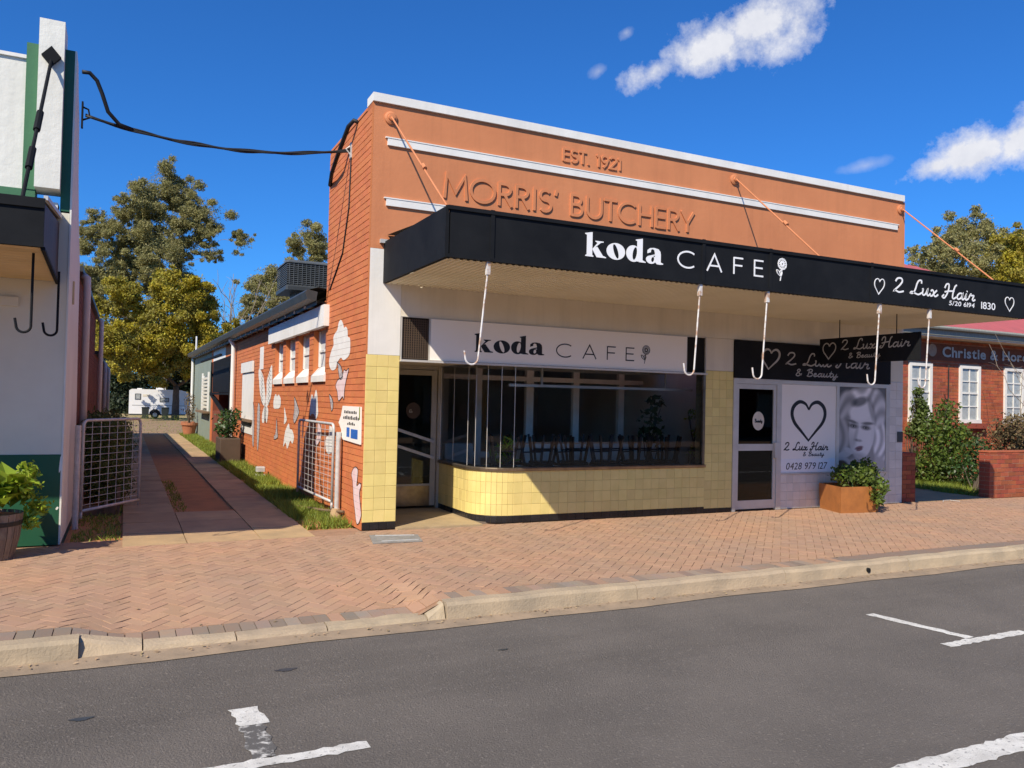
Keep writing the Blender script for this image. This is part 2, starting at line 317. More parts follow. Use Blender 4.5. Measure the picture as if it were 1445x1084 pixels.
# --- strokes and lettering
def arc(cx, cy, rx, a0, a1, n=14, ry=None):
    ry = rx if ry is None else ry
    return [(cx+rx*math.cos(math.radians(a0+(a1-a0)*i/n)), cy+ry*math.sin(math.radians(a0+(a1-a0)*i/n))) for i in range(n+1)]
def crom(P, n=6, closed=False):
    out = []; N = len(P)
    for i in range(N if closed else N-1):
        g = (lambda k: P[k % N]) if closed else (lambda k: P[max(0, min(N-1, k))])
        p0, p1, p2, p3 = g(i-1), g(i), g(i+1), g(i+2)
        for j in range(n):
            t = j/n
            out.append(tuple(.5*(2*p1[k]+(p2[k]-p0[k])*t+(2*p0[k]-5*p1[k]+4*p2[k]-p3[k])*t*t+(3*p1[k]-p0[k]-3*p2[k]+p3[k])*t**3) for k in (0, 1)))
    if not closed: out.append(tuple(P[-1]))
    return out
def ribbon(mb, P, w, to3, d0, d1, closed=False):
    # constant- or variable-width stroke along P, raised from depth d0 to d1
    N = len(P); L = []; Rr = []
    ww = w if isinstance(w, (list, tuple)) else [w]*N
    for i in range(N):
        a = P[(i-1) % N] if (closed or i > 0) else None; b = P[(i+1) % N] if (closed or i < N-1) else None; p = P[i]
        def dirn(q, r): dx, dy = r[0]-q[0], r[1]-q[1]; l = math.hypot(dx, dy) or 1; return dx/l, dy/l
        d1_ = dirn(a, p) if a else dirn(p, b); d2_ = dirn(p, b) if b else d1_
        nx, ny = -(d1_[1]+d2_[1]), d1_[0]+d2_[0]; l = math.hypot(nx, ny) or 1; nx /= l; ny /= l
        k = min(1/max(.35, nx*-d1_[1]+ny*d1_[0]), 2.2)*ww[i]/2
        L.append((p[0]+nx*k, p[1]+ny*k)); Rr.append((p[0]-nx*k, p[1]-ny*k))
    vs = [to3(*p, d1) for p in L]+[to3(*p, d1) for p in Rr]+[to3(*p, d0) for p in L]+[to3(*p, d0) for p in Rr]; fs = []
    for i in range(N if closed else N-1):
        j = (i+1) % N
        fs += [(N+i, N+j, j, i), (i, j, 2*N+j, 2*N+i), (3*N+i, 3*N+j, N+j, N+i)]
    if not closed: fs += [(0, 2*N, 3*N, N), (N-1, 2*N-1, 4*N-1, 3*N-1)]
    mb.add(vs, fs)
def C_(cx, cy, r, ry=None): return ('o', arc(cx, cy, r, 0, 345, 23, ry))
SANS = { # geometric capitals: advance width, strokes
 'M': (.96, [[(.06,0),(.13,1),(.48,.28),(.83,1),(.90,0)]]), 'O': (1.06, [C_(.53,.5,.47)]), 'R': (.66, [[(.08,0),(.08,1)], [(.08,.95)]+arc(.30,.72,.23,90,-90,10)+[(.08,.49)], [(.28,.5),(.58,0)]]),
 'I': (.22, [[(.11,0),(.11,1)]]), 'S': (.62, [arc(.31,.73,.22,40,265,12)+arc(.31,.27,.24,85,-140,12)]), "'": (.2, [[(.12,1.02),(.08,.78)]]), 'B': (.66, [[(.08,0),(.08,1)], [(.08,.96)]+arc(.28,.74,.215,90,-90,9)+[(.08,.525)], [(.2,.525)]+arc(.30,.285,.245,90,-90,9)+[(.08,.04)]]),
 'U': (.80, [[(.08,1),(.08,.36)]+arc(.40,.36,.32,180,360,14)[1:]+[(.72,1)]]), 'T': (.58, [[(.29,0),(.29,.93)], [(.0,.96),(.58,.96)]]), 'C': (.92, [arc(.52,.5,.46,48,312,22)]), 'H': (.76, [[(.08,0),(.08,1)], [(.68,0),(.68,1)], [(.1,.52),(.66,.52)]]),
 'E': (.58, [[(.08,0),(.08,1)], [(.1,.96),(.54,.96)], [(.1,.52),(.5,.52)], [(.1,.04),(.54,.04)]]), 'Y': (.64, [[(.32,0),(.32,.45)], [(.0,1),(.32,.43),(.64,1)]]), 'F': (.56, [[(.08,0),(.08,1)], [(.1,.96),(.54,.96)], [(.1,.52),(.5,.52)]]),
 'A': (.80, [[(.04,0),(.40,1),(.76,0)], [(.18,.33),(.62,.33)]]), '.': (.24, [[(.12,0),(.12,.12)]]), '1': (.36, [[(.22,0),(.22,.98)], [(.04,.82),(.2,.97)]]), '9': (.62, [C_(.3,.7,.25), [(.545,.66),(.40,.25),(.18,.0)]]), '2': (.62, [arc(.3,.72,.24,165,-35,10)+[(.06,.05),(.58,.05)]]), ' ': (.4, [])}
SCRIPT = { # casual brush script
 '2': (.62, [[(.04,.72),(.14,.94),(.34,.96),(.42,.76),(.28,.46),(.02,.1),(.1,.12),(.3,.03),(.56,.12)]]), 'L': (.66, [[(.58,.78),(.56,.97),(.42,.97),(.32,.72),(.26,.34),(.14,.08),(.0,.06),(.08,.16),(.3,.06),(.48,.02),(.66,.16)]]),
 'u': (.52, [[(.0,.40),(.06,.42),(.04,.12),(.12,.02),(.24,.14),(.33,.44),(.31,.1),(.40,.02),(.52,.18)]]), 'x': (.46, [[(.0,.34),(.08,.44),(.16,.34),(.22,.08),(.32,.02),(.46,.16)], [(.36,.44),(.26,.3),(.1,.04),(.0,.03)]]),
 'H': (.80, [[(.02,.68),(.1,.95),(.24,.98),(.27,.72),(.2,.3),(.06,.0),(-.08,.06),(.02,.22)], [(.74,.98),(.64,.86),(.56,.4),(.56,.06),(.66,.02),(.78,.14)], [(.04,.42),(.3,.5),(.62,.54)]]), 'a': (.52, [[(.36,.40),(.2,.45),(.06,.28),(.05,.08),(.16,.02),(.3,.16),(.38,.44),(.35,.1),(.42,.02),(.54,.16)]]),
 'i': (.26, [[(.02,.2),(.08,.42),(.06,.1),(.12,.02),(.26,.16)], [(.1,.60),(.12,.66)]]), 'r': (.40, [[(.0,.2),(.1,.48),(.14,.38),(.3,.38),(.24,.12),(.3,.02),(.42,.12)]]), ' ': (.34, []), '&': (.6, [[(.5,.14),(.36,.3),(.12,.72),(.24,.92),(.36,.76),(.1,.34),(.06,.1),(.24,.02),(.44,.22),(.54,.34)]]),
 'B': (.62, [[(.12,.0),(.2,.5),(.22,.96)], [(.04,.78),(.24,.98),(.48,.92),(.46,.68),(.26,.54),(.5,.44),(.52,.14),(.28,.0),(.06,.08)]]), 'e': (.40, [[(.0,.16),(.22,.28),(.26,.42),(.14,.44),(.06,.26),(.08,.06),(.2,.02),(.40,.16)]]), 't': (.34, [[(.04,.16),(.18,.78),(.12,.3),(.12,.06),(.2,.02),(.34,.16)], [(.02,.52),(.3,.54)]]), 'y': (.5, [[(.0,.40),(.06,.42),(.04,.14),(.14,.04),(.26,.18),(.34,.44),(.30,.0),(.2,-.32),(.06,-.3),(.14,-.08),(.5,.16)]])}
def plane_front(x0, z0, y): return lambda u, v, d: (x0+u, y-d, z0+v)    # on a wall facing the street
def write(text, font, to3, h, w, parent, m, name='letter', track=0, fit=None, depth=.004, slant=0, smooth=0, d0=0):
    adv = sum(font[c][0] for c in text)+track*(len(text)-1); sx = h if fit is None else fit/adv; x = 0; out = []
    for c in text:
        a, strokes = font[c]; mb = MB()
        for k, s in enumerate(strokes):
            closed = isinstance(s, tuple); P = s[1] if closed else s
            if smooth and not closed: P = crom(P, smooth)
            P = [((x+p[0])*sx+slant*p[1]*h, p[1]*h) for p in P]
            ribbon(mb, P, w, to3, d0, depth+.0004*k, closed)
        if mb.v: out.append(mb.build(name, m, parent))
        x += a+track
    return out
def builtin_text(s, to3, h, parent, m, fit=None, depth=.004, slant=0, name='letter', bold=0):
    cu = bpy.data.curves.new('t', 'FONT'); cu.size = 1; cu.offset = bold; cu.resolution_u = 3; x = 0; ob = bpy.data.objects.new('t', cu); COL.objects.link(ob)
    outs = []; widths = []
    dg = bpy.context.evaluated_depsgraph_get
    pieces = []
    for c in s:
        if c == ' ': pieces.append((None, .3)); continue
        cu.body = c; bpy.context.view_layer.update(); me = bpy.data.meshes.new_from_object(ob.evaluated_get(dg()))
        vs = [tuple(v.co) for v in me.vertices]; fs = [tuple(p.vertices) for p in me.polygons]; x0 = min(v[0] for v in vs); x1 = max(v[0] for v in vs)
        pieces.append((([(v[0]-x0, v[1]) for v in vs], fs), x1-x0+.07)); bpy.data.meshes.remove(me)
    COL.objects.unlink(ob); bpy.data.objects.remove(ob); bpy.data.curves.remove(cu)
    tot = sum(p[1] for p in pieces); sx = h/.72 if fit is None else fit/tot; sy = h/.72
    for p, a in pieces:
        if p: outs.append(MB().add([to3((x+v[0])*sx+slant*v[1]*sy, v[1]*sy, depth) for v in p[0]], p[1]).build(name, m, parent))
        x += a
    return outs
# heavy high-contrast serif lower case for the cafe's name: loops of filled polygons
def ell(cx, cy, rx, ry, rot=0, n=26):
    t = math.radians(rot); return [(cx+rx*math.cos(a)*math.cos(t)-ry*math.sin(a)*math.sin(t), cy+rx*math.cos(a)*math.sin(t)+ry*math.sin(a)*math.cos(t)) for a in [2*PI*i/n for i in range(n)]]
STEM = lambda x, foot=.30: [(x,0),(x+foot,0),(x+foot,.04),(x+.255,.075),(x+.255,1.0),(x-.02,.93),(x-.02,.895),(x+.05,.86),(x+.05,.075),(x,.04)]
KODA = {'k': (.80, [[STEM(0)], [[(.25,.30),(.45,.58),(.37,.63),(.37,.665),(.68,.665),(.68,.63),(.57,.60),(.37,.40),(.28,.30)]], [[(.30,.36),(.44,.43),(.66,.08),(.78,.04),(.78,0),(.42,0),(.27,.28)]]]),
 'o': (.76, [[ell(.36,.33,.36,.345), ell(.36,.33,.085,.30,16)]]), 'd': (.80, [[ell(.29,.33,.285,.345), ell(.345,.34,.085,.27,-8)], [[(.44,.02),(.70,.02),(.70,.075),(.655,.1),(.655,1.0),(.38,.93),(.38,.895),(.44,.86)]], [[(.5,0),(.78,0),(.78,.04),(.70,.07),(.6,.07)]]]),
 'a': (.72, [[[(.36,.08),(.36,.46),(.33,.58),(.26,.62),(.20,.58),(.19,.48),(.05,.42),(.06,.56),(.16,.65),(.32,.675),(.50,.64),(.58,.54),(.60,.42),(.60,.09),(.70,.05),(.70,.01),(.56,-.01),(.44,.0)]], [ell(.20,.165,.20,.175), ell(.27,.18,.06,.11,-10)], [[(.2,.30),(.37,.36),(.37,.41),(.14,.33)]]])}
def koda(to3, h, wid, parent, m, depth):
    tot = sum(KODA[c][0] for c in 'koda'); x = 0; sx = wid/tot
    for c in 'koda':
        mb = MB()
        for k, loops in enumerate(KODA[c][1]): mb.prism([[((x+p[0])*sx, p[1]*h) for p in l] for l in loops], to3, depth+.0005*k)
        mb.build('letter', m, parent); x += KODA[c][0]
def flower(to3, h, parent, m, w):
    mb = MB(); k = 0
    for i in range(12):
        a = 2*PI*i/12; cx, cy = .30+.16*math.cos(a), .72+.16*math.sin(a)
        ribbon(mb, [((cx+.085*math.cos(t))*h, (cy+.085*math.sin(t))*h) for t in [2*PI*j/9 for j in range(9)]], w, to3, 0, .003+.0003*k, True); k += 1
    ribbon(mb, [(p[0]*h, p[1]*h) for p in arc(.30,.72,.08,0,340,16)], w*2.6, to3, 0, .008, True)
    ribbon(mb, [(p[0]*h, p[1]*h) for p in crom([(.28,.5),(.24,.25),(.19,.0)])], w*1.2, to3, 0, .0075)
    for q in ([(.22,.18),(.05,.28),(-.02,.44),(.1,.4),(.22,.2)], [(.23,.2),(.28,.34),(.22,.44),(.16,.36),(.22,.22)]):
        ribbon(mb, [(p[0]*h, p[1]*h) for p in crom(q)], w, to3, 0, .0068+.0003*k); k += 1
    mb.build('flower_emblem', m, parent)
HEART = [(.5,.80),(.40,.95),(.22,1.0),(.05,.88),(.0,.68),(.08,.46),(.28,.24),(.5,.0),(.72,.24),(.92,.46),(1.0,.68),(.95,.88),(.78,1.0),(.60,.95)]
def heart(to3, w, h, sw, parent, m, lean=0, depth=.005):
    mb = MB(); P = crom(HEART[:8], 5)[:-1]+crom(HEART[7:]+[HEART[0]], 5); n = len(P)
    wid = [sw*(.55+.75*abs(math.sin(PI*(i/n)*2))) if sw > .02 else sw for i in range(n)]
    ribbon(mb, [(p[0]*w+lean*p[1]*h, p[1]*h) for p in P], wid, to3, 0, depth); mb.build('heart_emblem', m, parent)

# --- foliage
def leaf_quads(C, R, n, size, rng, shell=.55, squash=.8, droop=0, aspect=.5, clump=0):
    # n leaves (4-gons) through an ellipsoid clump at C with radius R
    d = rng.normal(size=(n, 3)); d /= np.linalg.norm(d, axis=1)[:, None]
    r = (shell+(1-shell)*rng.random(n)**.7)[:, None]*R; lump = 1+.28*np.sin(d[:, :1]*5+C[0])*np.cos(d[:, 1:2]*4+C[1])*np.sin(d[:, 2:3]*5+C[2])
    P = np.array(C)+d*r*lump*np.array([1, 1, squash]); P += rng.normal(size=(n, 3))*R*.06
    a = rng.normal(size=(n, 3)); a[:, 2] -= droop; a /= np.linalg.norm(a, axis=1)[:, None]
    b = np.cross(a, rng.normal(size=(n, 3))); b /= np.linalg.norm(b, axis=1)[:, None]
    s = size*(.6+.8*rng.random((n, 1))); a = a*s; b = b*s*aspect
    return np.stack([P-a*.5, P+b*.5, P+a*.5, P-b*.5], 1).reshape(-1, 3)
def limb(mb, a, b, r0, r1, rng, n=6, wob=.08, seg=6):
    a = Vector(a); b = Vector(b); L = (b-a).length; pts = []
    o1 = Vector(rng.normal(size=3))*wob*L
    for i in range(seg+1):
        t = i/seg; pts.append(a.lerp(b, t)+o1*math.sin(PI*t)*.6+Vector(rng.normal(size=3))*wob*L*.12*(0 if i in (0, seg) else 1)+Vector((0, 0, L*.06*math.sin(PI*t))))
    mb.tube(pts, [r0+(r1-r0)*i/seg for i in range(seg+1)], n)
    return pts
def tree(name, label, base, clumps, leaf, bark, trunk_r, fork_z, seed, size, dens, group=None, lean=(0, 0), squash=.8, droop=.3, aspect=.5, twig=2, shell=.35):
    rng = np.random.default_rng(seed); root = empty(name, base, label, 'tree', group); mb = MB()
    fork = (base[0]+lean[0], base[1]+lean[1], base[2]+fork_z)
    limb(mb, base, fork, trunk_r, trunk_r*.7, rng, 9, .03)
    order = sorted(clumps, key=lambda c: math.dist(c[:3], fork)); nodes = [(fork, trunk_r*.62)]
    for c in order:
        p = Vector(c[:3])-Vector((0, 0, c[3]*.3))
        best = min(nodes, key=lambda q: (Vector(q[0])-p).length+max(0, q[0][2]-p.z+.3*c[3])*2)
        r0 = min(best[1]*.8, trunk_r*.5); r1 = max(r0*.45, .03)
        pts = limb(mb, best[0], p, r0, r1, rng, 6, .1)
        nodes += [(tuple(pts[3]), r0*.75), (tuple(p), r1)]
        for k in range(twig+2):
            q = Vector(c[:3])+Vector(rng.normal(size=3))*c[3]*.55; limb(mb, p, q, r1*.7, .012+.01*trunk_r, rng, 4, .12, 4)
    mb.build('trunk', bark, root, smooth=True)
    V = []
    for c in clumps:
        k = 15
        for j in range(k):
            sub = Vector(c[:3])+Vector(rng.normal(size=3))*c[3]*.56; rr = c[3]*(.22+.26*rng.random())
            V.append(leaf_quads(sub, rr, max(8, int(dens*rr*rr)), size, rng, shell, squash, droop, aspect))
    for c in clumps: V.append(leaf_quads(c[:3], c[3]*1.1, int(dens*.3*c[3]**2), size*.9, rng, .0, squash, droop, aspect))
    fastmesh('crown', np.concatenate(V), 4, leaf, root)
    return root
def shrub(name, label, cat, base, clumps, leaf, size, dens, seed, group=None, squash=.9, droop=0, aspect=.55, shell=.5, stems=True, part='foliage', root=None):
    rng = np.random.default_rng(seed); root = root or empty(name, base, label, cat, group); V = []
    if stems:
        mb = MB()
        for c in clumps:
            for k in range(3): limb(mb, (base[0]+rng.normal()*.03, base[1]+rng.normal()*.03, base[2]), Vector(c[:3])+Vector(rng.normal(size=3))*c[3]*.4, .014, .004, rng, 5, .08, 5)
        mb.build('stem', 'bark', root)
    for c in clumps: V.append(leaf_quads(c[:3], c[3], int(dens*c[3]**2), size, rng, shell, squash, droop, aspect))
    fastmesh(part, np.concatenate(V), 4, leaf, root); return root
# ================================================================== SETTING: ground, road, kerb, footpath, driveway
def sstep(a, b, x): t = max(0, min(1, (x-a)/(b-a))); return t*t*(3-2*t)
def zyard(y): return -.03-.55*sstep(22, 68, y)
def zfoot(x, y):
    c = sstep(-3.15, -2.7, x)*(1-sstep(-.55, -.28, x)); return -.097*c*(1-sstep(-3.7, -2.1, y))
xs = [-900, -200, -60, -20, -8, -3.5, 0, 6, 12, 20, 40, 90, 300, 900]; ys = [-900, -200, -60, -20, -8, -3.9, -3.62, -1, 3, 10, 20, 26, 32, 38, 44, 50, 56, 62, 68, 90, 150, 400, 1500]
g = MB(); gv = [(x, y, (-.22 if y < -3.8 else (-.14 if y < -1.5 else zyard(y)-.02 if y > 2 else -.05))) for y in ys for x in xs]; nx = len(xs)
g.add(gv, [(j*nx+i, j*nx+i+1, (j+1)*nx+i+1, (j+1)*nx+i) for j in range(len(ys)-1) for i in range(nx-1)])
struct(g.build('ground', 'ground'))
rd = MB(); rx = [-300+i*10 for i in range(61)]
for i in range(60): rd.quad((rx[i], -16, -.144), (rx[i+1], -16, -.144), (rx[i+1], -4.0, -.144), (rx[i], -4.0, -.144))
struct(rd.build('road', 'asphalt'))
gu = MB(); GX = [-14+i*.5 for i in range(109)]
for i in range(108):
    j0, j1 = (.018*math.sin(GX[i]*3.1)+.012*math.sin(GX[i]*11), .018*math.sin(GX[i+1]*3.1)+.012*math.sin(GX[i+1]*11))
    gu.quad((GX[i], -4.03+j0, -.1385), (GX[i+1], -4.03+j1, -.1385), (GX[i+1], -3.74, -.134), (GX[i], -3.74, -.134))
struct(gu.build('gutter', 'gutter'))
kerb = empty('kerb', (0, -3.8, 0)); struct(kerb)
def kerbstone(x0, x1, low0=False):
    prof = [(-3.82, -.16), (-3.795, -.03), (-3.77, -.004), (-3.66, .0), (-3.655, -.16)]; n = len(prof); mb = MB(); k = max(2, int((x1-x0)/.22)); V = []
    for i in range(k+1):
        x = x0+(x1-x0)*i/k; w = random.uniform(-.006, .006); dz = random.uniform(-.006, .003)
        for (y, z) in prof:
            V.append((x, y+(w if z > -.1 else 0), z+(dz if z > -.1 else 0)))
    F = [(i*n+j, (i+1)*n+j, (i+1)*n+j+1, i*n+j+1) for i in range(k) for j in range(n-1)]+[tuple(range(n)), tuple(k*n+j for j in range(n-1, -1, -1))]
    mb.add(V, F).build('kerb_stone', 'kerb', kerb)
kx = -14.18
while kx < -3.1: kerbstone(kx+.004, min(kx+1.86, -3.02)); kx += 1.86
for a, b in ((-.30, 1.62), (1.62, 3.5), (3.5, 5.4), (5.4, 7.4), (7.4, 9.6), (9.6, 12), (12, 14.4), (14.4, 17), (17, 20), (20, 24), (24, 30), (30, 40)): kerbstone(a+.004, b-.003)
def lipstone(x0, x1, e0=0, e1=0):
    prof = [(-3.80, -.15), (-3.78, -.118), (-3.74, -.104), (-3.648, -.098), (-3.64, -.16)]; n = len(prof); k = max(2, int((x1-x0)/.1)); V = []
    for i in range(k+1):
        t = i/k; x = x0+(x1-x0)*t; up_ = e0*(1-t)+e1*t
        for (y, z) in prof: V.append((x, y+random.uniform(-.008, .008)*(z > -.12)+.03*up_*(z > -.12), z+(up_*.098+random.uniform(-.006, .006))*(z > -.12)))
    F = [(i*n+j, (i+1)*n+j, (i+1)*n+j+1, i*n+j+1) for i in range(k) for j in range(n-1)]+[tuple(range(n)), tuple(k*n+j for j in range(n-1, -1, -1))]
    MB().add(V, F).build('kerb_stone', 'kerb', kerb)
lipstone(-3.018, -2.62, .85, .1); lipstone(-2.61, -1.98, .08, 0); lipstone(-1.97, -1.30); lipstone(-1.29, -.47); lipstone(-.46, -.31, 0, .9)
# drain hole pipe in the kerb face
MB().tube([(4.72, -3.823, -.085), (4.72, -3.70, -.085)], .026, 12).build('drain_outlet', 'void', kerb)

# footpath: 45 degree herringbone pavers, soldier row along the kerb
foot = MB()
fxs = [-14, -6, -3.5, -3.2, -3.1, -3.0, -2.9, -2.8, -2.7, -2.4, -1.6, -.8, -.6, -.5, -.4, -.3, -.25, 0, 3, 8, 14, 20, 30, 45]; fys = [-3.7, -3.3, -3.0, -2.7, -2.4, -1.5, -.2, .3]
fv = [(x, y, zfoot(x, y)-.016) for y in fys for x in fxs]; n = len(fxs)
foot.add(fv, [(j*n+i, j*n+i+1, (j+1)*n+i+1, (j+1)*n+i) for j in range(len(fys)-1) for i in range(n-1)])
footpath = struct(foot.build('footpath', 'joint'))
def clip(poly, ax, lim, keep_less):
    out = []; N = len(poly)
    for i in range(N):
        a, b = poly[i], poly[(i+1) % N]; ia = (a[ax] <= lim) == keep_less; ib = (b[ax] <= lim) == keep_less
        if ia: out.append(a)
        if ia != ib: t = (lim-a[ax])/(b[ax]-a[ax]); out.append((a[0]+(b[0]-a[0])*t, a[1]+(b[1]-a[1])*t))
    return out
Wp = .098; gap = .002; ca = math.cos(PI/4); pav = []
R_ = range(-380, 380)
def rot(u, v): return ((u*ca-v*ca)+3.0, (u*ca+v*ca)-2.0)
for i in R_:
    for j in R_:
        cx, cy = rot((i+.5)*Wp, (j+.5)*Wp)
        if not (-14.2 < cx < 30 and -3.75 < cy < .2): continue
        d = (i-j) % 4
        if d == 0: u0, u1, v0, v1 = i, i+2, j, j+1
        elif d == 3: u0, u1, v0, v1 = i, i+1, j, j+2
        else: continue
        P = [rot(u0*Wp+gap, v0*Wp+gap), rot(u1*Wp-gap, v0*Wp+gap), rot(u1*Wp-gap, v1*Wp-gap), rot(u0*Wp+gap, v1*Wp-gap)]
        P = clip(P, 1, -3.447, False)
        if len(P) < 3: continue
        mx = sum(p[0] for p in P)/len(P)
        lim = -.255 if -3.45 < mx < -.02 else (-.115 if .45 < mx < 1.75 else -.045)
        P = clip(P, 1, lim, True)
        if len(P) < 3: continue
        pav.append(P)
def paver(mb, P, h=.016):
    n = len(P); j = random.uniform(-.0018, .0018); tx, ty = random.uniform(-.006, .006), random.uniform(-.006, .006); mx = sum(p[0] for p in P)/n; my = sum(p[1] for p in P)/n
    top = [(mx+(x-mx)*.985, my+(y-my)*.985, zfoot(x, y)+j+tx*(x-mx)+ty*(y-my)) for x, y in P]; bot = [(x, y, zfoot(x, y)-h-.004) for x, y in P]; mid = [(x, y, zfoot(x, y)+j+tx*(x-mx)+ty*(y-my)-.0025) for x, y in P]
    mb.add(top+mid+bot, [tuple(range(n))]+[(n+i, n+(i+1) % n, (i+1) % n, i) for i in range(n)]+[(2*n+i, 2*n+(i+1) % n, n+(i+1) % n, n+i) for i in range(n)])
pav.sort(key=lambda P: (sum(p[0] for p in P)/len(P)+2.0)**2*.55+(sum(p[1] for p in P)/len(P)+10)**2)
for P in pav[:290]: mb = MB(); paver(mb, P); mb.build('paver', 'paver', footpath)
mb = MB()
for P in pav[290:]: paver(mb, P)
tag(mb.build('paver_field', 'paver_many', footpath), kind='stuff')
x = -14.0; k = 0; rest = MB()
while x < 30:
    P = [(x+.003, -3.652), (x+.112, -3.652), (x+.112, -3.455), (x+.003, -3.455)]
    if -3.7 < x < 4.5: mb = MB(); paver(mb, P); mb.build('edge_paver', 'paver_grey' if random.random() < .75 or x < -2 else 'paver', footpath)
    else: paver(rest, P)
    x += .115
tag(rest.build('edge_paver_field', 'paver_grey', footpath), kind='stuff')

# painted parking and lane lines
def marking(x0, x1, y0, y1, ang=0, ragged=.012, skip=0, m='marking'):
    mb = MB(); L = max(x1-x0, y1-y0); along_x = (x1-x0) > (y1-y0); n = max(4, int(L/.045)); A = []; B = []
    for i in range(n+1):
        t = i/n; r1, r2 = random.uniform(-ragged, ragged), random.uniform(-ragged, ragged)
        if along_x: A.append((x0+(x1-x0)*t, y0+r1)); B.append((x0+(x1-x0)*t, y1+r2))
        else: A.append((x0+r1+ang*t, y0+(y1-y0)*t)); B.append((x1+r2+ang*t, y0+(y1-y0)*t))
    for i in range(n):
        if skip and random.random() < skip(i/n): continue
        q = [(*A[i], -.1398), (*A[i+1], -.1398), (*B[i+1], -.1398), (*B[i], -.1398)]
        mb.add(q if along_x else q[::-1], [(0, 1, 2, 3)])
    return struct(mb.build('road_marking', m))
marking(-2.155, -2.0, -5.40, -5.13, -.02, .014)
marking(-2.16, -2.02, -5.84, -5.405, .0, .02, 0, 'marking_worn')
marking(-3.1, -1.56, -5.945, -5.845); marking(3.43, 3.53, -5.84, -5.0, -.17, .01); marking(3.09, 4.1, -5.945, -5.85); marking(-8.7, -7.7, -5.945, -5.85); marking(8.6, 9.6, -5.945, -5.85); marking(8.98, 9.08, -5.84, -5.0, -.17)
marking(-1.0, 60, -7.36, -7.20, 0, .012)
# darker patches in the asphalt: tar spots
tb = MB()
for (x, y, r) in [(-2.95, -4.95, .045), (-1.75, -4.55, .05), (-3.45, -5.2, .04), (-.2, -4.7, .03), (-3.5, -5.05, .03)]:
    tb.add([(x, y, -.1402)]+[(x+r*(1+.4*math.sin(3*a))*math.cos(a)*1.3, y+r*.6*math.sin(a), -.1402) for a in [2*PI*i/12 for i in range(12)]], [(0, i+1, (i+1) % 12+1) for i in range(12)])
struct(tb.build('tar_spots', 'gutterdark'))

# driveway: concrete slabs in two wheel strips and an apron, red dirt between
drive = struct(BOX('driveway', 'reddirt', None, -3.36, -.02, -.235, 2.6, -.09, -.022))
dv = MB()
for i in range(24):
    y0, y1 = 2.6+i*1.05, 2.6+(i+1)*1.05
    dv.quad((-3.4, y0, zyard(y0)+.0), (.0, y0, zyard(y0)+.0), (.0, y1, zyard(y1)+.0), (-3.4, y1, zyard(y1)+.0))
struct(dv.build('dirt_track', 'reddirt'))
rows = [-.235, .62, 1.50, 2.40]+[2.4+.93*i for i in range(1, 28)]
for r in range(len(rows)-1):
    for (a, b) in ((-2.765, -2.09), (-2.09, -1.27), (-1.27, -.63)):
        if a == -2.09 and r > 2: continue
        y0, y1 = rows[r], rows[r+1]; z0, z1 = zyard(y0)+.03, zyard(y1)+.03; e = .006; tl = random.uniform(-.006, .006)
        P = [(a+e, y0+e), (b-e, y0+e), (b-e, y1-e), (a+e, y1-e)]
        mb = MB().add([(P[0][0], P[0][1], z0+tl), (P[1][0], P[1][1], z0), (P[2][0], P[2][1], z1+tl), (P[3][0], P[3][1], z1)]+[(p[0], p[1], zyard(p[1])-.05) for p in P], [(0,1,2,3),(4,5,1,0),(5,6,2,1),(6,7,3,2),(7,4,0,3)])
        mb.build('concrete_slab', 'slab', drive)
# cross path and yard beyond
yd = MB()
for i in range(8):
    y0, y1 = 27.6+i*5, 27.6+(i+1)*5; yd.quad((-6, y0, zyard(y0)), (9, y0, zyard(y0)), (9, y1, zyard(y1)), (-6, y1, zyard(y1)))
struct(yd.build('yard', 'dirt'))
struct(BOX('garden_path', 'slab', None, 10.17, 12.7, -.04, 9, -.06, .006))
def grass(name, label, areas, h, seed, dens):
    rng = np.random.default_rng(seed); V = []
    for (x0, x1, y0, y1, k) in areas:
        n = int((x1-x0)*(y1-y0)*dens*k); px = rng.uniform(x0, x1, n); py = rng.uniform(y0, y1, n)
        keep = (np.sin(px*7+py*2.3)+np.sin(py*3.1-px*4)+rng.normal(size=n)*.7) > -.5/k; px, py = px[keep], py[keep]; n = len(px)
        pz = np.array([zyard(v)-.01 for v in py]) if y1 > 3 and x1 < 8 else np.full(n, -.03)
        a = rng.uniform(0, 2*PI, n); l = h*(.4+rng.random(n)); w = .006+.006*rng.random(n); bx, by = rng.normal(size=n)*.5*l, rng.normal(size=n)*.5*l
        q = np.stack([np.stack([px-np.cos(a)*w, py-np.sin(a)*w, pz], 1), np.stack([px+np.cos(a)*w, py+np.sin(a)*w, pz], 1), np.stack([px+bx, py+by, pz+l], 1)], 1)
        V.append(q.reshape(-1, 3))
    o = fastmesh(name, np.concatenate(V), 3, 'grassblade'); return tag(o, label, 'grass', kind='stuff')
grass('grass', 'short green grass along the foot of the orange brick wall', [(-.62, -.02, .35, 1.2, .5), (-.62, -.02, 1.2, 6.0, 1.4), (-.62, -.02, 6.0, 13, .9), (-.62, -.02, 13, 27, .5)], .13, 3, 3600)
grass('grass', 'tufts of grass in the dirt between the wheel strips and by the hedge', [(-2.08, -1.9, 2.5, 7, .35), (-3.3, -2.78, .3, 3, .5), (-2.95, -2.78, 2, 9, .8)], .06, 4, 1600)
grass('grass', 'bright green lawn edge below the shrubs beside the brick fence', [(12.72, 15.5, .35, 3.9, 1.6)], .13, 5, 1500)
grass('grass', 'dry yellowing grass over the yard around the caravan', [(-6, 8, 27, 60, .4)], .05, 6, 60)
MB().box(12.7, 40, .3, 9, -.06, .0).build('lawn', 'dirt')['kind'] = 'structure'
lid = empty('drain_cover', (.22, -.74, 0), 'grey rectangular cover plate set in the pavers at the cafe corner', 'drain cover')
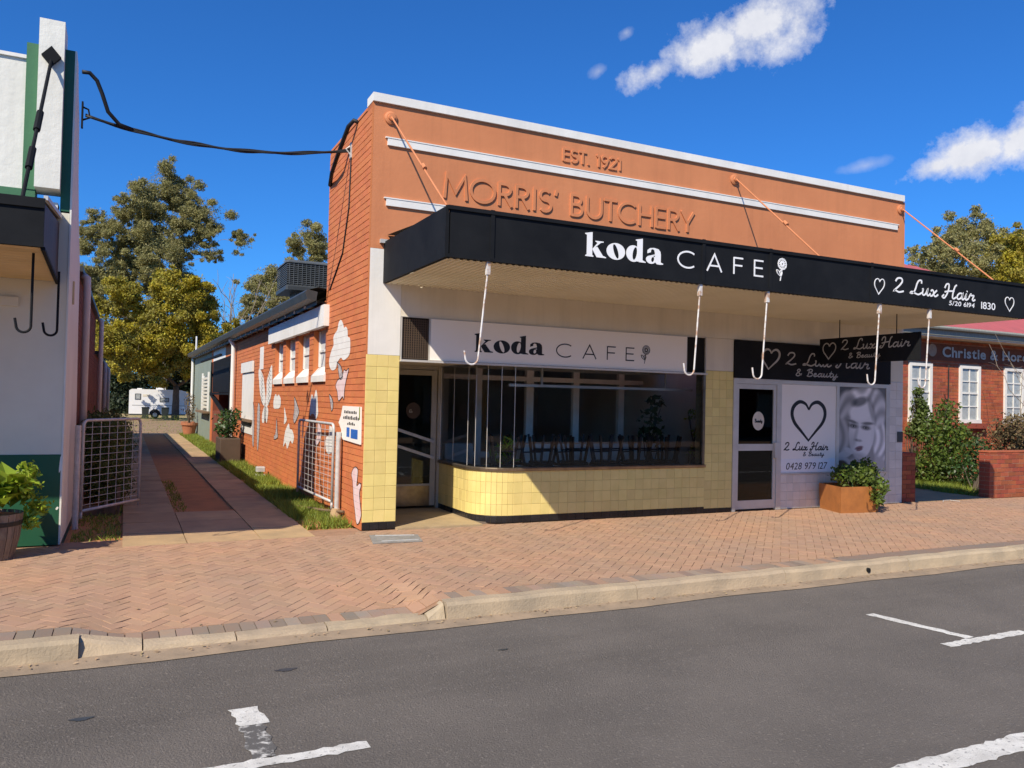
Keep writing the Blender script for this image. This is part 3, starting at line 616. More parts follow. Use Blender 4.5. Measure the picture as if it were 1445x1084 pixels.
MB().add([(-.13, -.98, .004), (.47, -1.02, .004), (.56, -.58, .006), (-.02, -.44, .006), (-.13, -.98, .014), (.47, -1.02, .014), (.56, -.58, .016), (-.02, -.44, .016)], [(4,5,6,7),(0,1,5,4),(1,2,6,5),(2,3,7,6),(3,0,4,7)]).build('plate', 'greyplate', lid)
MB().bar((.0, -.9, .016), (.45, -.93, .016), .012).build('rib', 'steel', lid); MB().bar((.03, -.52, .018), (.5, -.62, .018), .012).build('rib', 'steel', lid)

def litter(name, label, n, seed):
    rng = np.random.default_rng(seed); V = []
    for k in range(n):
        if k % 3: x, y, z = rng.uniform(-4, 9), -3.84-abs(rng.normal())*.05, -.128
        else: x, y = rng.uniform(-4, 10), rng.uniform(-3.6, -.3); z = zfoot(x, y)+.006
        a = rng.uniform(0, 2*PI); l = rng.uniform(.008, .022); w = l*rng.uniform(.3, .7); c, s_ = math.cos(a), math.sin(a); h = rng.uniform(0, .006)
        V += [(x-c*l, y-s_*l, z), (x+s_*w, y-c*w, z+h), (x+c*l, y+s_*l, z+h*.5), (x-s_*w, y+c*w, z+h)]
    return tag(fastmesh(name, np.array(V), 4, 'litter'), label, 'leaf litter', kind='stuff')
M['litter'] = mat('dry_leaf_litter', (.5, .36, .2), (.3, .2, .1), scale=9, rough=.9, island=.4)
litter('leaf_litter', 'scattered dry leaves and grit along the gutter and pavers', 420, 21)
# ================================================================== CAFE BUILDING (café and hair salon under one parapet)
def bricks(parent, face, at, u0, u1, z0, z1, holes, nparts, m_part, m_many, key, L=.23, H=.076, J=.01, proud=.006, jit=.0015, name='brick'):
    # face: '-x' wall at x=at facing -X, '-y' wall at y=at facing the street. running bond
    out = []; r = 0; z = z0
    while z < z1-.02:
        zt = min(z+H, z1); u = u0-(0 if r % 2 == 0 else (L+J)/2)
        while u < u1-.02:
            a, b = max(u, u0), min(u+L, u1); u += L+J
            if b-a < .03: continue
            segs = [(a, b)]
            for (ha, hb, hz0, hz1) in holes:
                if zt <= hz0+.01 or z >= hz1-.01: continue
                ns = []
                for (s, e) in segs:
                    if e <= ha or s >= hb: ns.append((s, e)); continue
                    if s < ha-.02: ns.append((s, ha))
                    if e > hb+.02: ns.append((hb, e))
                segs = ns
            out += [(s, e, z, zt) for s, e in segs]
        z += H+J; r += 1
    out.sort(key=lambda q: key((q[0]+q[1])/2, (q[2]+q[3])/2))
    cache = {}
    def geo(s, e, za, zb, mb, c=(0, 0, 0), dj=0):
        p = proud+dj
        if face == '-x': lo, hi = at-p-c[0], at+.03-c[0]; mb.box(lo, hi, s-c[1], e-c[1], za-c[2], zb-c[2])
        else: lo, hi = at-p-c[1], at+.03-c[1]; mb.box(s-c[0], e-c[0], lo, hi, za-c[2], zb-c[2])
    o0 = origin(parent)
    for (s, e, za, zb) in out[:nparts]:
        kk = (round(e-s, 3), round(zb-za, 3)); c = (at, s, za) if face == '-x' else (s, at, za)
        if kk not in cache:
            mb = MB(); geo(s, e, za, zb, mb, c); me = bpy.data.meshes.new(name); me.from_pydata(mb.v, [], mb.f); me.materials.append(M[m_part]); cache[kk] = me
        d = random.uniform(-jit, jit); off = Vector((d, 0, 0)) if face == '-x' else Vector((0, d, 0))
        link(name, cache[kk], parent, Vector(c)-o0+off)
    if out[nparts:]:
        mb = MB()
        for q in out[nparts:]: geo(*q, mb, dj=random.uniform(-jit, jit))
        tag(mb.build(name+'_field', m_many, parent), kind='stuff')
cafe = empty('cafe_building', (0, 0, 0), 'single storey orange parapet shop with yellow tiled shopfront and long painted brick side', 'building')
W = 10.15
# --- street front
fr = BOX('parapet_wall', 'render', cafe, .02, W, 0, .24, 3.66, 5.57)
fr['label'] = 'orange rendered parapet with raised lettering'
MB().box(.0, W-.05, -.035, .26, 5.573, 5.685).build('parapet_cap', 'white', cafe)
for z in (5.07, 4.275): # white recessed bands
    mb = MB(); x1 = 9.93 if z > 5 else 1.02
    mb.box(.21, x1, -.028, -.0015, z-.045, z+.045); mb.box(.18, x1+.03, -.034, -.001, z+.047, z+.062); mb.build('white_band', 'white', cafe)
BOX('upper_front_wall', 'cream', cafe, .455, W, .001, .24, 2.80, 3.657)
BOX('corner_front_wall', 'white', cafe, .02, .452, -.001, .24, 2.275, 3.657)
BOX('centre_front_wall', 'cream', cafe, 5.545, 6.11, .001, .24, 2.275, 2.797)
BOX('salon_end_wall', 'greywall', cafe, 9.79, W, .001, .24, 2.225, 2.797)
def tiles(part, to3, u0, u1, z0, z1, m, tw, th, g=.0025, t=.008):
    nu = max(1, round((u1-u0)/tw)); nz = max(1, round((z1-z0)/th)); du = (u1-u0)/nu; dz = (z1-z0)/nz
    for i in range(nu):
        for j in range(nz):
            a, b, c, d = u0+i*du+g/2, u0+(i+1)*du-g/2, z0+j*dz+g/2, z0+(j+1)*dz-g/2; e = .004; t_ = t+random.uniform(-.0006, .0006)
            V = [to3(*p) for p in [(a,c,0),(b,c,0),(b,d,0),(a,d,0),(a,c,t_-.0025),(b,c,t_-.0025),(b,d,t_-.0025),(a,d,t_-.0025),(a+e,c+e,t_),(b-e,c+e,t_),(b-e,d-e,t_),(a+e,d-e,t_)]]
            MB().add(V, [(0,1,5,4),(1,2,6,5),(2,3,7,6),(3,0,4,7),(4,5,9,8),(5,6,10,9),(6,7,11,10),(7,4,8,11),(8,9,10,11)]).build('tile', m, part)
front = lambda y: (lambda u, v, d: (u, y-d, v))
pier = BOX('corner_pier', 'grout', cafe, 0.0205, .448, .004, .24, 0, 2.272)
tiles(pier, front(.004), .0, .452, .10, 2.272, 'yellow', .15, .15); tiles(pier, front(.004), .0, .452, 0, .098, 'blacktile', .11, .1)
tiles(pier, lambda u, v, d: (.448+d, u, v), .0, .24, .10, 2.272, 'yellow', .12, .15)
pier2 = BOX('centre_pier', 'grout', cafe, 5.549, 6.106, .004, .24, 0, 2.272)
tiles(pier2, front(.004), 5.545, 6.11, .07, 2.272, 'yellow', .15, .15); tiles(pier2, front(.004), 5.545, 6.11, 0, .068, 'blacktile', .11, .1)
# low wall under the window: along the entry, round the corner, along the front
XR, YB, RC = 1.66, 1.60, .5
path = [((XR, YB-i*(YB-RC)/8)) for i in range(8)]+[(XR+RC-RC*math.cos(a), RC-RC*math.sin(a)) for a in [PI/2*i/10 for i in range(11)]]
path = path+[(XR+RC+i*(5.545-XR-RC)/23, 0.0) for i in range(1, 24)]
def offs(P, d):
    out = []
    for i in range(len(P)):
        a, b = P[max(0, i-1)], P[min(len(P)-1, i+1)]; dx, dy = b[0]-a[0], b[1]-a[1]; l = math.hypot(dx, dy); out.append((P[i][0]+dy/l*d, P[i][1]-dx/l*d))
    return out
def sweep(P, prof): # prof: closed list of (offset outward, z)
    mb = MB(); n = len(prof); V = []
    cols = [offs(P, d) for d, z in prof]
    for i in range(len(P)):
        for k, (d, z) in enumerate(prof): V.append((cols[k][i][0], cols[k][i][1], z))
    F = [(i*n+k, (i+1)*n+k, (i+1)*n+(k+1) % n, i*n+(k+1) % n) for i in range(len(P)-1) for k in range(n)]+[tuple(range(n)), tuple((len(P)-1)*n+k for k in range(n-1, -1, -1))]
    return mb.add(V, F)
OUT = 1 # outward is to the street / entry side
lw = sweep(path, [(OUT*.0, 0), (OUT*.0, .725), (OUT*-.12, .725), (OUT*-.12, 0)]).build('window_wall', 'grout', cafe, recalc=True)
lw['label'] = 'low curved wall of yellow tiles with black tile skirting'
def pathtiles(z0, z1, nz, m):
    P0 = path; g = .0012; dz = (z1-z0)/nz
    for i in range(len(P0)-1):
        (ax, ay), (bx, by) = P0[i], P0[i+1]; L = math.hypot(bx-ax, by-ay); tx, ty = (bx-ax)/L, (by-ay)/L; nx_, ny_ = ty*OUT, -tx*OUT
        for j in range(nz):
            c, d = z0+j*dz+g, z0+(j+1)*dz-g
            to3 = lambda u, v, dd: (ax+tx*u+nx_*dd, ay+ty*u+ny_*dd, v)
            a, b = g, L-g; t_ = .009; e = .004
            V = [to3(*p) for p in [(a,c,-.002),(b,c,-.002),(b,d,-.002),(a,d,-.002),(a,c,t_-.0025),(b,c,t_-.0025),(b,d,t_-.0025),(a,d,t_-.0025),(a+e,c+e,t_),(b-e,c+e,t_),(b-e,d-e,t_),(a+e,d-e,t_)]]
            MB().add(V, [(0,1,5,4),(1,2,6,5),(2,3,7,6),(3,0,4,7),(4,5,9,8),(5,6,10,9),(6,7,11,10),(7,4,8,11),(8,9,10,11)]).build('tile', m, lw)
pathtiles(.10, .725, 4, 'yellow'); pathtiles(.0, .098, 1, 'blacktile')
sweep(path, [(OUT*.035, .728), (OUT*.04, .758), (OUT*.03, .772), (OUT*-.14, .776), (OUT*-.14, .728)]).build('window_sill', 'bronze', cafe, recalc=True)
# display window
win = empty('w', (0, 0, 0)); win.name = 'display_window'; win.parent = cafe
seams = [(XR, YB), (XR, 1.05), (XR, RC)]+[(XR+RC-RC*math.cos(a), RC-RC*math.sin(a)) for a in [PI/2*i/4 for i in range(1, 5)]]+[(5.5, 0.0)]
for i in range(len(seams)-1):
    (ax, ay), (bx, by) = seams[i], seams[i+1]; ay += .03 if i == len(seams)-2 else 0; by += .03 if i == len(seams)-2 else 0
    MB().quad((ax, ay, .776), (bx, by, .776), (bx, by, 2.2), (ax, ay, 2.2)).build('pane', 'glass', win)
for i, (ax, ay) in enumerate(seams[:-1]): MB().tube([(ax, ay, .777), (ax, ay, 2.2)], .0042 if i else .014, 6).build('mullion', 'alu', win)
BOX('window_post', 'bronze', win, 5.50, 5.543, -.006, .05, .777, 2.2)
# sign-band frame, vents and entry
mb = MB(); mb.box(.455, 5.543, -.05, .05, 2.198, 2.226); mb.box(.455, 5.543, -.012, .03, 2.79, 2.80); mb.build('transom', 'alu', cafe)
BOX('sign_backing', 'void', cafe, .455, 5.543, .03, .06, 2.227, 2.789)
for (a, b) in ((.475, .855), (5.16, 5.53)):
    v = BOX('wall_vent', 'void', cafe, a, b, .02, .03, 2.24, 2.775)
    mb = MB(); mb.box(a-.015, a, -.01, .02, 2.228, 2.788); mb.box(b, b+.012, -.01, .02, 2.228, 2.788); mb.build('frame', 'alu', v)
    mb = MB()
    if a < 1:
        for i in range(12): mb.box(a+.005+i*.032, a+.017+i*.032, .004, .012, 2.24, 2.775)
        for i in range(17): mb.box(a, b, .0125, .019, 2.245+i*.0315, 2.257+i*.0315)
        mb.build('lattice', 'lattice', v)
BOX('entry_floor', 'terrazzo', cafe, .452, 1.66, -.10, 1.66, -.04, .024)
BOX('entry_ceiling', 'cream', cafe, .452, 5.54, .03, 1.75, 2.23, 2.30)
BOX('entry_side_wall', 'cream', cafe, .30, .447, .242, 1.75, 0, 2.228)
door = empty('d', (0, 0, 0)); door.name = 'cafe_door'; door.parent = cafe
mb = MB(); mb.box(.45, .70, 1.64, 1.70, .024, 2.228); mb.box(1.615, 1.70, 1.61, 1.70, .024, 2.228); mb.box(.70, 1.615, 1.64, 1.70, 2.17, 2.228); mb.build('door_frame', 'beige', door)
mb = MB(); mb.box(.71, .79, 1.645, 1.685, .06, 2.16); mb.box(1.52, 1.605, 1.645, 1.685, .06, 2.16); mb.box(.79, 1.52, 1.645, 1.685, 2.08, 2.16); mb.box(.79, 1.52, 1.645, 1.685, .37, .40); mb.build('door_leaf', 'beige', door)
BOX('kick_plate', 'bronze', door, .792, 1.518, 1.648, 1.68, .06, .369)
BOX('glass_pane', 'darkglass', door, .79, 1.52, 1.662, 1.666, .40, 2.08)
for z in (1.05, .80): MB().bar((.74, 1.60, z+.26), (1.56, 1.60, z), .018, .045).bar((1.55, 1.60, z), (1.55, 1.646, z), .02).bar((.76, 1.60, z+.25), (.76, 1.646, z+.25), .02).build('push_bar', 'steel', door)
mb = MB(); mb.add([(1.225+.115*math.cos(a), 1.655, 1.53+.125*math.sin(a)) for a in [2*PI*i/28 for i in range(28)]], [tuple(range(28))]); st = mb.build('round_sticker', 'lattice', door)
write('a', SCRIPT, lambda u, v, d: (1.16+u, 1.655-d, 1.5+v), .1, .012, st, 'beige', 'sticker_print', smooth=4)
# --- salon front
BOX('salon_base_wall', 'greygrout', cafe, 7.155, 9.785, .004, .2, 0, .575)
sb = cafe.children[-1]; tiles(sb, front(.004), 7.155, 9.785, 0, .575, 'greytile', .15, .145)
sp = BOX('salon_pier', 'greygrout', cafe, 9.79, W-.004, .004, .24, 0, 2.222)
tiles(sp, front(.004), 9.787, W, 0, 2.222, 'greytile', .15, .155); tiles(sp, lambda u, v, d: (W-.004+d, u, v), .004, .24, 0, 2.222, 'greytile', .12, .155)
sd = empty('d', (0, 0, 0)); sd.name = 'salon_door'; sd.parent = cafe
mb = MB(); mb.box(6.112, 6.175, -.02, .05, .0, 2.17); mb.box(7.05, 7.152, -.02, .05, .0, 2.17); mb.box(6.175, 7.05, -.02, .05, 2.085, 2.17); mb.box(7.152, 9.787, -.018, .05, 2.10, 2.168); mb.box(8.435, 8.505, -.018, .05, .582, 2.10); mb.box(9.69, 9.787, -.018, .05, .582, 2.10); mb.box(7.153, 9.787, -.022, .05, .576, .602); mb.build('shopfront_frame', 'alu', sd)
mb = MB(); mb.box(6.18, 6.235, -.006, .04, .03, 2.08); mb.box(6.985, 7.045, -.006, .04, .03, 2.08); mb.box(6.235, 6.985, -.006, .04, 2.0, 2.08); mb.box(6.235, 6.985, -.006, .04, .03, .17); mb.box(6.235, 6.985, -.008, .04, .985, 1.095); mb.build('door_leaf', 'alu', sd)
BOX('glass_pane', 'darkglass', sd, 6.235, 6.985, .012, .016, 1.095, 2.0); BOX('glass_pane', 'darkglass', sd, 6.235, 6.985, .012, .016, .17, .985)
BOX('door_lock', 'alu', sd, 6.99, 7.10, -.05, -.007, .86, 1.12)
mb = MB(); mb.add([(6.665+.125*math.cos(a), .006, 1.475+.155*math.sin(a)) for a in [2*PI*i/28 for i in range(28)]], [tuple(range(28))]); st = mb.build('oval_sticker', 'cream', sd)
write('Beauty', SCRIPT, lambda u, v, d: (6.585+u, .006-d, 1.45+v), .06, .008, st, 'ink', 'sticker_print', fit=.17, smooth=4)
# --- hidden room behind the shopfront
BOX('interior_floor', 'int_floor', cafe, .45, W-.1, .13, 6.5, -.045, .012)
BOX('interior_ceiling', 'int_ceil', cafe, .45, W-.1, 1.76, 6.5, 2.62, 2.7); BOX('front_bulkhead', 'int_ceil', cafe, .455, W-.1, .07, .24, 2.23, 2.79)
BOX('interior_back_wall', 'interior', cafe, .3, W-.1, 6.5, 6.6, 0, 3.2); BOX('interior_party_wall', 'interior', cafe, 5.95, 6.05, .242, 6.5, 0, 2.7); BOX('interior_end_wall', 'interior', cafe, W-.24, W-.0, .242, 6.6, 0, 3.6)
BOX('salon_partition', 'interior', cafe, 6.06, W-.25, 2.0, 2.1, 0, 2.7); BOX('inner_side_wall', 'interior', cafe, .27, .297, 1.77, 6.5, 0, 2.8)
part = empty('p', (0, 0, 0)); part.name = 'inner_partition'; part.parent = cafe
mb = MB()
for (a, b) in ((1.75, 1.86), (2.52, 2.62), (3.46, 3.60), (4.40, 4.52), (5.36, 5.48)): mb.box(a, b, 2.2, 2.28, .013, 2.62)
mb.box(1.75, 5.9, 2.205, 2.275, 2.06, 2.14); mb.box(1.75, 5.9, 2.205, 2.275, .75, .85); mb.build('frame', 'int_frame', part)
for (a, b) in ((3.6, 4.4), (4.52, 5.36), (5.48, 5.92)): BOX('dado_panel', 'int_frame', part, a, b, 2.22, 2.26, .013, .75)
BOX('counter', 'int_frame', part, 3.05, 5.9, 1.45, 1.9, .013, 1.02); BOX('counter', 'int_frame', part, 1.9, 2.4, 2.0, 2.18, .013, 1.0)
# --- side wall (painted brick)
ZS = 3.22; YS = 2.35
sw = BOX('side_wall', 'orange_joint', cafe, .003, .25, .242, YS, 0, 5.52); sw['label'] = 'painted orange brick side wall with murals'
BOX('corner_core', 'orange_joint', sw, .003, .0195, .003, .2419, 0, 5.56)
OPEN = [(2.27, 3.20), (3.54, 4.47), (4.77, 5.74), (6.03, 6.97)]
mb = MB(); mb.box(.003, .25, YS+.001, 13.7, 0, 1.95); mb.box(.003, .25, YS+.001, 13.7, 2.80, ZS); prev = YS+.001
for a, b in OPEN: 
    if a > prev: mb.box(.003, .25, prev, a, 1.951, 2.799)
    prev = b
mb.box(.003, .25, prev, 13.7, 1.951, 2.799); mb.build('rear_side_wall', 'orange_joint', sw)
BOX('rear_gable', 'orange_joint', sw, .25, W, YS-.05, YS, 2.9, 5.5)
holes = [(a, b, 1.95, 2.80) for a, b in OPEN]+[(YS+.0, 20, ZS, 9), (9.86, 11.95, .75, 2.55)]
bricks(sw, '-x', .003, 0.004, 13.7, 0, 5.52, holes, 300, 'orange', 'orange_many', lambda u, z: ((u+10.05)**2+(z-1.7)**2*.6))
MB().box(-.006, .25, .244, YS, 5.522, 5.56).build('side_coping', 'orange', sw)
MB().box(-.0035, .0198, -.0008, .0028, 0, 5.57).build('corner_edge', 'orange', sw)
for a, b in OPEN:
    w_ = BOX('side_window', 'paleroll', cafe, .105, .115, a+.002, b-.002, 1.96, 2.80)
    mb = MB(); mb.box(.08, .104, a+.01, a+.07, 2.2, 2.79); mb.box(.08, .104, b-.07, b-.01, 2.2, 2.79); mb.box(.08, .104, a+.07, b-.07, 2.44, 2.475); mb.build('sash', 'white', w_)
    mb = MB(); mb.add([(-.035, a, 1.95), (-.035, b, 1.95), (-.035, b, 2.05), (-.035, a, 2.05), (.1, a+.003, 2.2), (.1, b-.003, 2.2), (.1, b, 1.95), (.1, a, 1.95)], [(0,3,2,1),(3,4,5,2),(4,7,6,5),(0,7,4,3),(1,2,5,6),(0,1,6,7)]); mb.build('sill', 'white', w_)
    BOX('jamb', 'orange', w_, -.001, .104, a-.001, a+.001, 1.96, 2.799); BOX('jamb', 'orange', w_, -.001, .104, b-.001, b+.001, 1.96, 2.799)
BOX('side_lintel', 'white', cafe, -.085, .0, 2.13, 7.37, 2.802, 3.13)
ww = BOX('white_side_window', 'white', cafe, -.012, .004, 9.9, 11.93, .76, 2.53)
mb = MB(); mb.box(-.05, -.0125, 9.86, 11.96, 2.29, 2.55); mb.build('lintel', 'white', ww); mb = MB(); mb.box(-.10, -.0125, 9.9, 11.93, 1.06, 1.12); mb.build('sill', 'timber', ww); BOX('louvre', 'gutterdark', ww, -.02, -.0125, 10.1, 11.8, .93, 1.055)
BOX('white_strip', 'mural_white', cafe, -.012, -.004, 8.46, 8.98, 2.31, 2.82)
# murals painted on the brick
MURAL = [
('white', [(1.36, 2.83), (1.23, 2.76), (1.17, 2.7), (1.07, 2.71), (0.97, 2.66), (0.94, 2.56), (0.82, 2.53), (0.79, 2.4), (0.83, 2.3), (1.02, 2.25), (1.17, 2.24), (1.3, 2.28), (1.48, 2.23), (1.54, 2.19), (1.6, 2.13), (1.82, 2.11), (1.99, 2.17), (2.03, 2.28), (1.89, 2.42), (1.77, 2.49), (1.8, 2.6), (1.69, 2.66), (1.56, 2.7), (1.49, 2.8)]) ,
('pink', [(0.83, 2.11), (0.96, 1.95), (1.04, 1.82), (1.06, 1.68), (1.14, 1.72), (1.23, 1.69), (1.38, 1.66), (1.46, 1.79), (1.57, 1.87), (1.45, 1.96), (1.2, 2.0), (1.1, 2.1), (0.98, 2.08)]) ,
('grey', [(1.51, 2.22), (1.28, 2.15), (1.16, 2.0), (1.32, 1.97), (1.41, 2.06), (1.47, 2.17)]) ,
('white', [(2.92, 1.82), (2.81, 1.75), (2.74, 1.55), (2.7, 1.45), (2.84, 1.35), (2.98, 1.42), (3.18, 1.43), (3.28, 1.39), (3.34, 1.45), (3.28, 1.68), (3.19, 1.75), (3.06, 1.68)]) ,
('white', [(6.73, 1.75), (6.54, 1.7), (6.4, 1.74), (6.14, 1.66), (6.16, 1.49), (6.62, 1.45), (6.94, 1.47), (6.93, 1.65)]) ,
('white', [(5.2, 1.2), (5.08, 1.1), (4.85, 1.09), (4.65, 0.97), (4.78, 0.84), (4.99, 0.89), (5.26, 0.72), (5.46, 0.83), (5.69, 0.73), (5.61, 0.92), (5.5, 1.06)]) ,
('white', [(5.7, 1.49), (5.55, 1.38), (5.42, 1.25), (5.68, 1.17), (5.67, 1.3)]) ,
('grey', [(4.71, 1.7), (4.45, 1.58), (4.24, 1.45), (4.36, 1.34), (4.64, 1.22), (4.75, 1.32), (4.68, 1.5)]) ,
('wing', [(9.04, 2.34), (8.46, 2.16), (8.27, 1.97), (8.08, 1.74), (8.01, 1.56), (8.18, 1.48), (8.58, 1.6), (8.89, 1.83), (9.01, 2.03), (9.14, 2.2)]) ,
('wing', [(7.32, 2.37), (7.22, 2.16), (7.22, 1.96), (7.26, 1.78), (7.43, 1.61), (7.82, 1.47), (7.98, 1.56), (7.9, 1.78), (7.92, 2.01), (7.67, 2.19)]) ,
('wing', [(8.04, 1.51), (7.64, 1.42), (7.66, 1.24), (7.78, 1.12), (7.99, 1.23), (8.16, 1.11), (8.41, 1.13), (8.4, 1.32)]) ,
('grey', [(9.04, 1.54), (8.78, 1.43), (8.76, 0.95), (8.9, 0.44), (9.11, 0.69), (9.15, 1.3)]) ,
('grey', [(9.96, 1.53), (9.66, 1.34), (9.58, 0.79), (9.65, 0.47), (9.92, 0.78)]) ,
('white', [(1.9, 1.27), (1.66, 1.25), (1.52, 1.17), (1.63, 1.01), (1.65, 0.9), (1.99, 0.86), (2.13, 0.98), (2.08, 1.1), (1.92, 1.13)]) ,
('pink', [(2.66, 1.32), (2.46, 1.21), (2.44, 1.08), (2.69, 0.94), (2.87, 0.97), (2.71, 1.11)]) ,
('grey', [(6.52, 1.26), (6.4, 1.0), (6.34, 0.88), (6.76, 0.82), (6.75, 0.9), (6.6, 0.95)]) ,
('grey', [(1.96, 1.75), (1.74, 1.67), (1.7, 1.56), (1.79, 1.5), (1.87, 1.62)]) ,
('pink', [(0.4, 0.78), (0.22, 0.77), (0.23, 0.64), (0.25, 0.55), (0.11, 0.6), (0.04, 0.57), (0.11, 0.47), (0.04, 0.3), (-0.0, 0.19), (0.12, 0.07), (0.22, 0.07), (0.3, 0.2), (0.39, 0.35), (0.46, 0.58), (0.53, 0.68)]) ,
]
for k, (c, P) in enumerate(MURAL):
    mb = MB(); Q = crom(P, 3, True); z_ = 0.0
    while z_ < 3.2: # the paint lies on the brick faces, course by course, so the joints show
        S = clip(clip(Q, 1, z_-.0035, False), 1, z_+.0795, True)
        if len(S) > 2 and max(p[1] for p in S)-min(p[1] for p in S) > .004: mb.prism([S], lambda u, v, d: (-.0062-d, u, v), .0012+.00008*k)
        z_ += .086
    mb.build({'white': 'mural_cloud', 'pink': 'mural_figure', 'grey': 'mural_sketch', 'wing': 'mural_wing'}[c], 'mural_'+{'wing': 'white'}.get(c, c), sw, recalc=True)
    if c == 'wing':
        cy = sum(p[0] for p in P)/len(P); z0 = min(p[1] for p in P); z1 = max(p[1] for p in P); mb = MB()
        for i in range(9):
            z = z0+(z1-z0)*(i+.7)/10; mb.bar((-.0085, cy-.14, z-.03), (-.0085, cy+.12, z+.07), .003, .016)
        mb.build('mural_feather_line', 'ink', sw)
    if c == 'pink' or c == 'grey':
        mb = MB(); ribbon(mb, crom(P, 3, True), .012, lambda u, v, d: (-.0062-d, u, v), 0, .0032, True); mb.build('mural_outline', 'ink', sw)
# eave, gutter, roof
mb = MB(); gy = [2.36, 28.3]
mb.add([(x, y, z+(.006*(y-2.36))) for y in gy for x, z in [(-.30, 3.22), (-.16, 3.20), (-.14, 3.34), (-.30, 3.37), (-.33, 3.33)]], [(i, (i+1) % 5, 5+(i+1) % 5, 5+i) for i in range(5)]+[(4,3,2,1,0),(5,6,7,8,9)]); mb.build('gutter', 'gutterdark', cafe)
mb = MB(); mb.add([(-.15, 2.36, 3.19), (.25, 2.36, 3.19), (.25, 28.3, 3.34), (-.15, 28.3, 3.34)], [(0, 3, 2, 1)]); mb.add([(-.15, 2.36, 3.14), (-.15, 28.3, 3.29), (-.15, 28.3, 3.42), (-.15, 2.36, 3.27)], [(0, 1, 2, 3)]); mb.build('eave_board', 'greyroof', cafe)
mb = MB()
for i in range(40):
    x0 = -.26+i*.26; z = lambda x, y: 3.37+.006*(y-2.36)+(x+.26)*.11
    mb.quad((x0, 2.35, z(x0, 2.35)), (x0+.13, 2.35, z(x0+.13, 2.35)+.03), (x0+.13, 28.3, z(x0+.13, 28.3)+.03), (x0, 28.3, z(x0, 28.3))); mb.quad((x0+.13, 2.35, z(x0+.13, 2.35)+.03), (x0+.26, 2.35, z(x0+.26, 2.35)), (x0+.26, 28.3, z(x0+.26, 28.3)), (x0+.13, 28.3, z(x0+.13, 28.3)+.03))
mb.build('roof', 'greyroof', cafe)
for y in [3.2+i*.9 for i in range(26)]: BOX('rafter_end', 'white', cafe, -.17, .0, y, y+.05, 3.155+.006*(y-2.4), 3.20+.006*(y-2.4))
MB().tube([(-.10, 13.3, 0), (-.10, 13.3, 3.1), (-.2, 13.3, 3.28)], .06, 10).build('downpipe', 'white', cafe); MB().tube([(-.10, 28.2, 0), (-.10, 28.2, 3.3)], .06, 10).build('downpipe', 'white', cafe)
MB().tube([(-.1, 26.5, 3.4), (-.1, 26.5, 4.2)], .035, 8).build('vent_pipe', 'white', cafe)
# open bay with bracket, then sage green section
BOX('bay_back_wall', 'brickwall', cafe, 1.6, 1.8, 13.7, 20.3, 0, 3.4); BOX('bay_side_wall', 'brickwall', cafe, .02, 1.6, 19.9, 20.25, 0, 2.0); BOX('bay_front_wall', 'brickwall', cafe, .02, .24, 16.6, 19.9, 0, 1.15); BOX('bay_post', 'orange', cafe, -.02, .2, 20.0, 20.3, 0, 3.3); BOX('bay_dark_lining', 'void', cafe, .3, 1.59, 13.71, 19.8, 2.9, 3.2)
BOX('bay_header', 'orange', cafe, .01, .24, 13.7, 16.2, 2.88, 3.24); BOX('bay_white_header', 'white', cafe, .0, .24, 16.2, 20.0, 2.88, 3.3)
mb = MB(); mb.bar((-.4, 20.0, 2.86), (-.35, 14.0, 2.86), .06); mb.bar((-.05, 20.0, 1.75), (-.05, 14.3, .95), .09); mb.bar((-.05, 19.9, 1.75), (-.05, 14.2, 1.75), .07); mb.bar((-.05, 19.9, 1.75), (-.05, 19.9, 2.86), .06); mb.bar((-.05, 14.2, .95), (-.05, 14.2, 2.86), .08); mb.build('bay_bracket', 'black', cafe); BOX('bay_black_panel', 'black', cafe, -.03, .26, 14.0, 19.7, 1.80, 2.875); BOX('bay_shadow_box', 'black', cafe, .3, 1.55, 14.0, 16.5, .0, 2.0)  # black panel and shadow box added so the open bay reads dark
mb = MB()
for i in range(30): mb.box(.0-.006*(i % 2), .2, 20.31+i*.265, 20.31+(i+1)*.265-.012, 0, 3.42)
mb.build('sage_wall', 'sage', cafe)
sgw = BOX('louvre_window', 'houseglass', cafe, -.02, -.008, 21.2, 23.6, 1.15, 2.45)
mb = MB()
for i in range(9): mb.box(-.06, -.021, 21.25, 23.55, 1.2+i*.135, 1.28+i*.135)
mb.build('louvre_blade', 'greywall', sgw); mb = MB(); mb.box(-.07, -.008, 21.1, 21.2, 1.1, 2.55); mb.box(-.07, -.008, 23.6, 23.7, 1.1, 2.55); mb.build('frame', 'white', sgw); mb = MB(); mb.box(-.25, -.008, 20.6, 24, 1.03, 1.1); mb.build('sill', 'timber', sgw)
# raised lettering on the parapet
write('EST. 1921', SANS, plane_front(2.835, 5.225, 0), .185, .030, cafe, 'render', 'raised_letter', fit=1.03, depth=.02, track=.05)
write("MORRIS' BUTCHERY", SANS, plane_front(1.0, 4.44, 0), .325, .040, cafe, 'render', 'raised_letter', fit=4.24, depth=.021, track=.05)

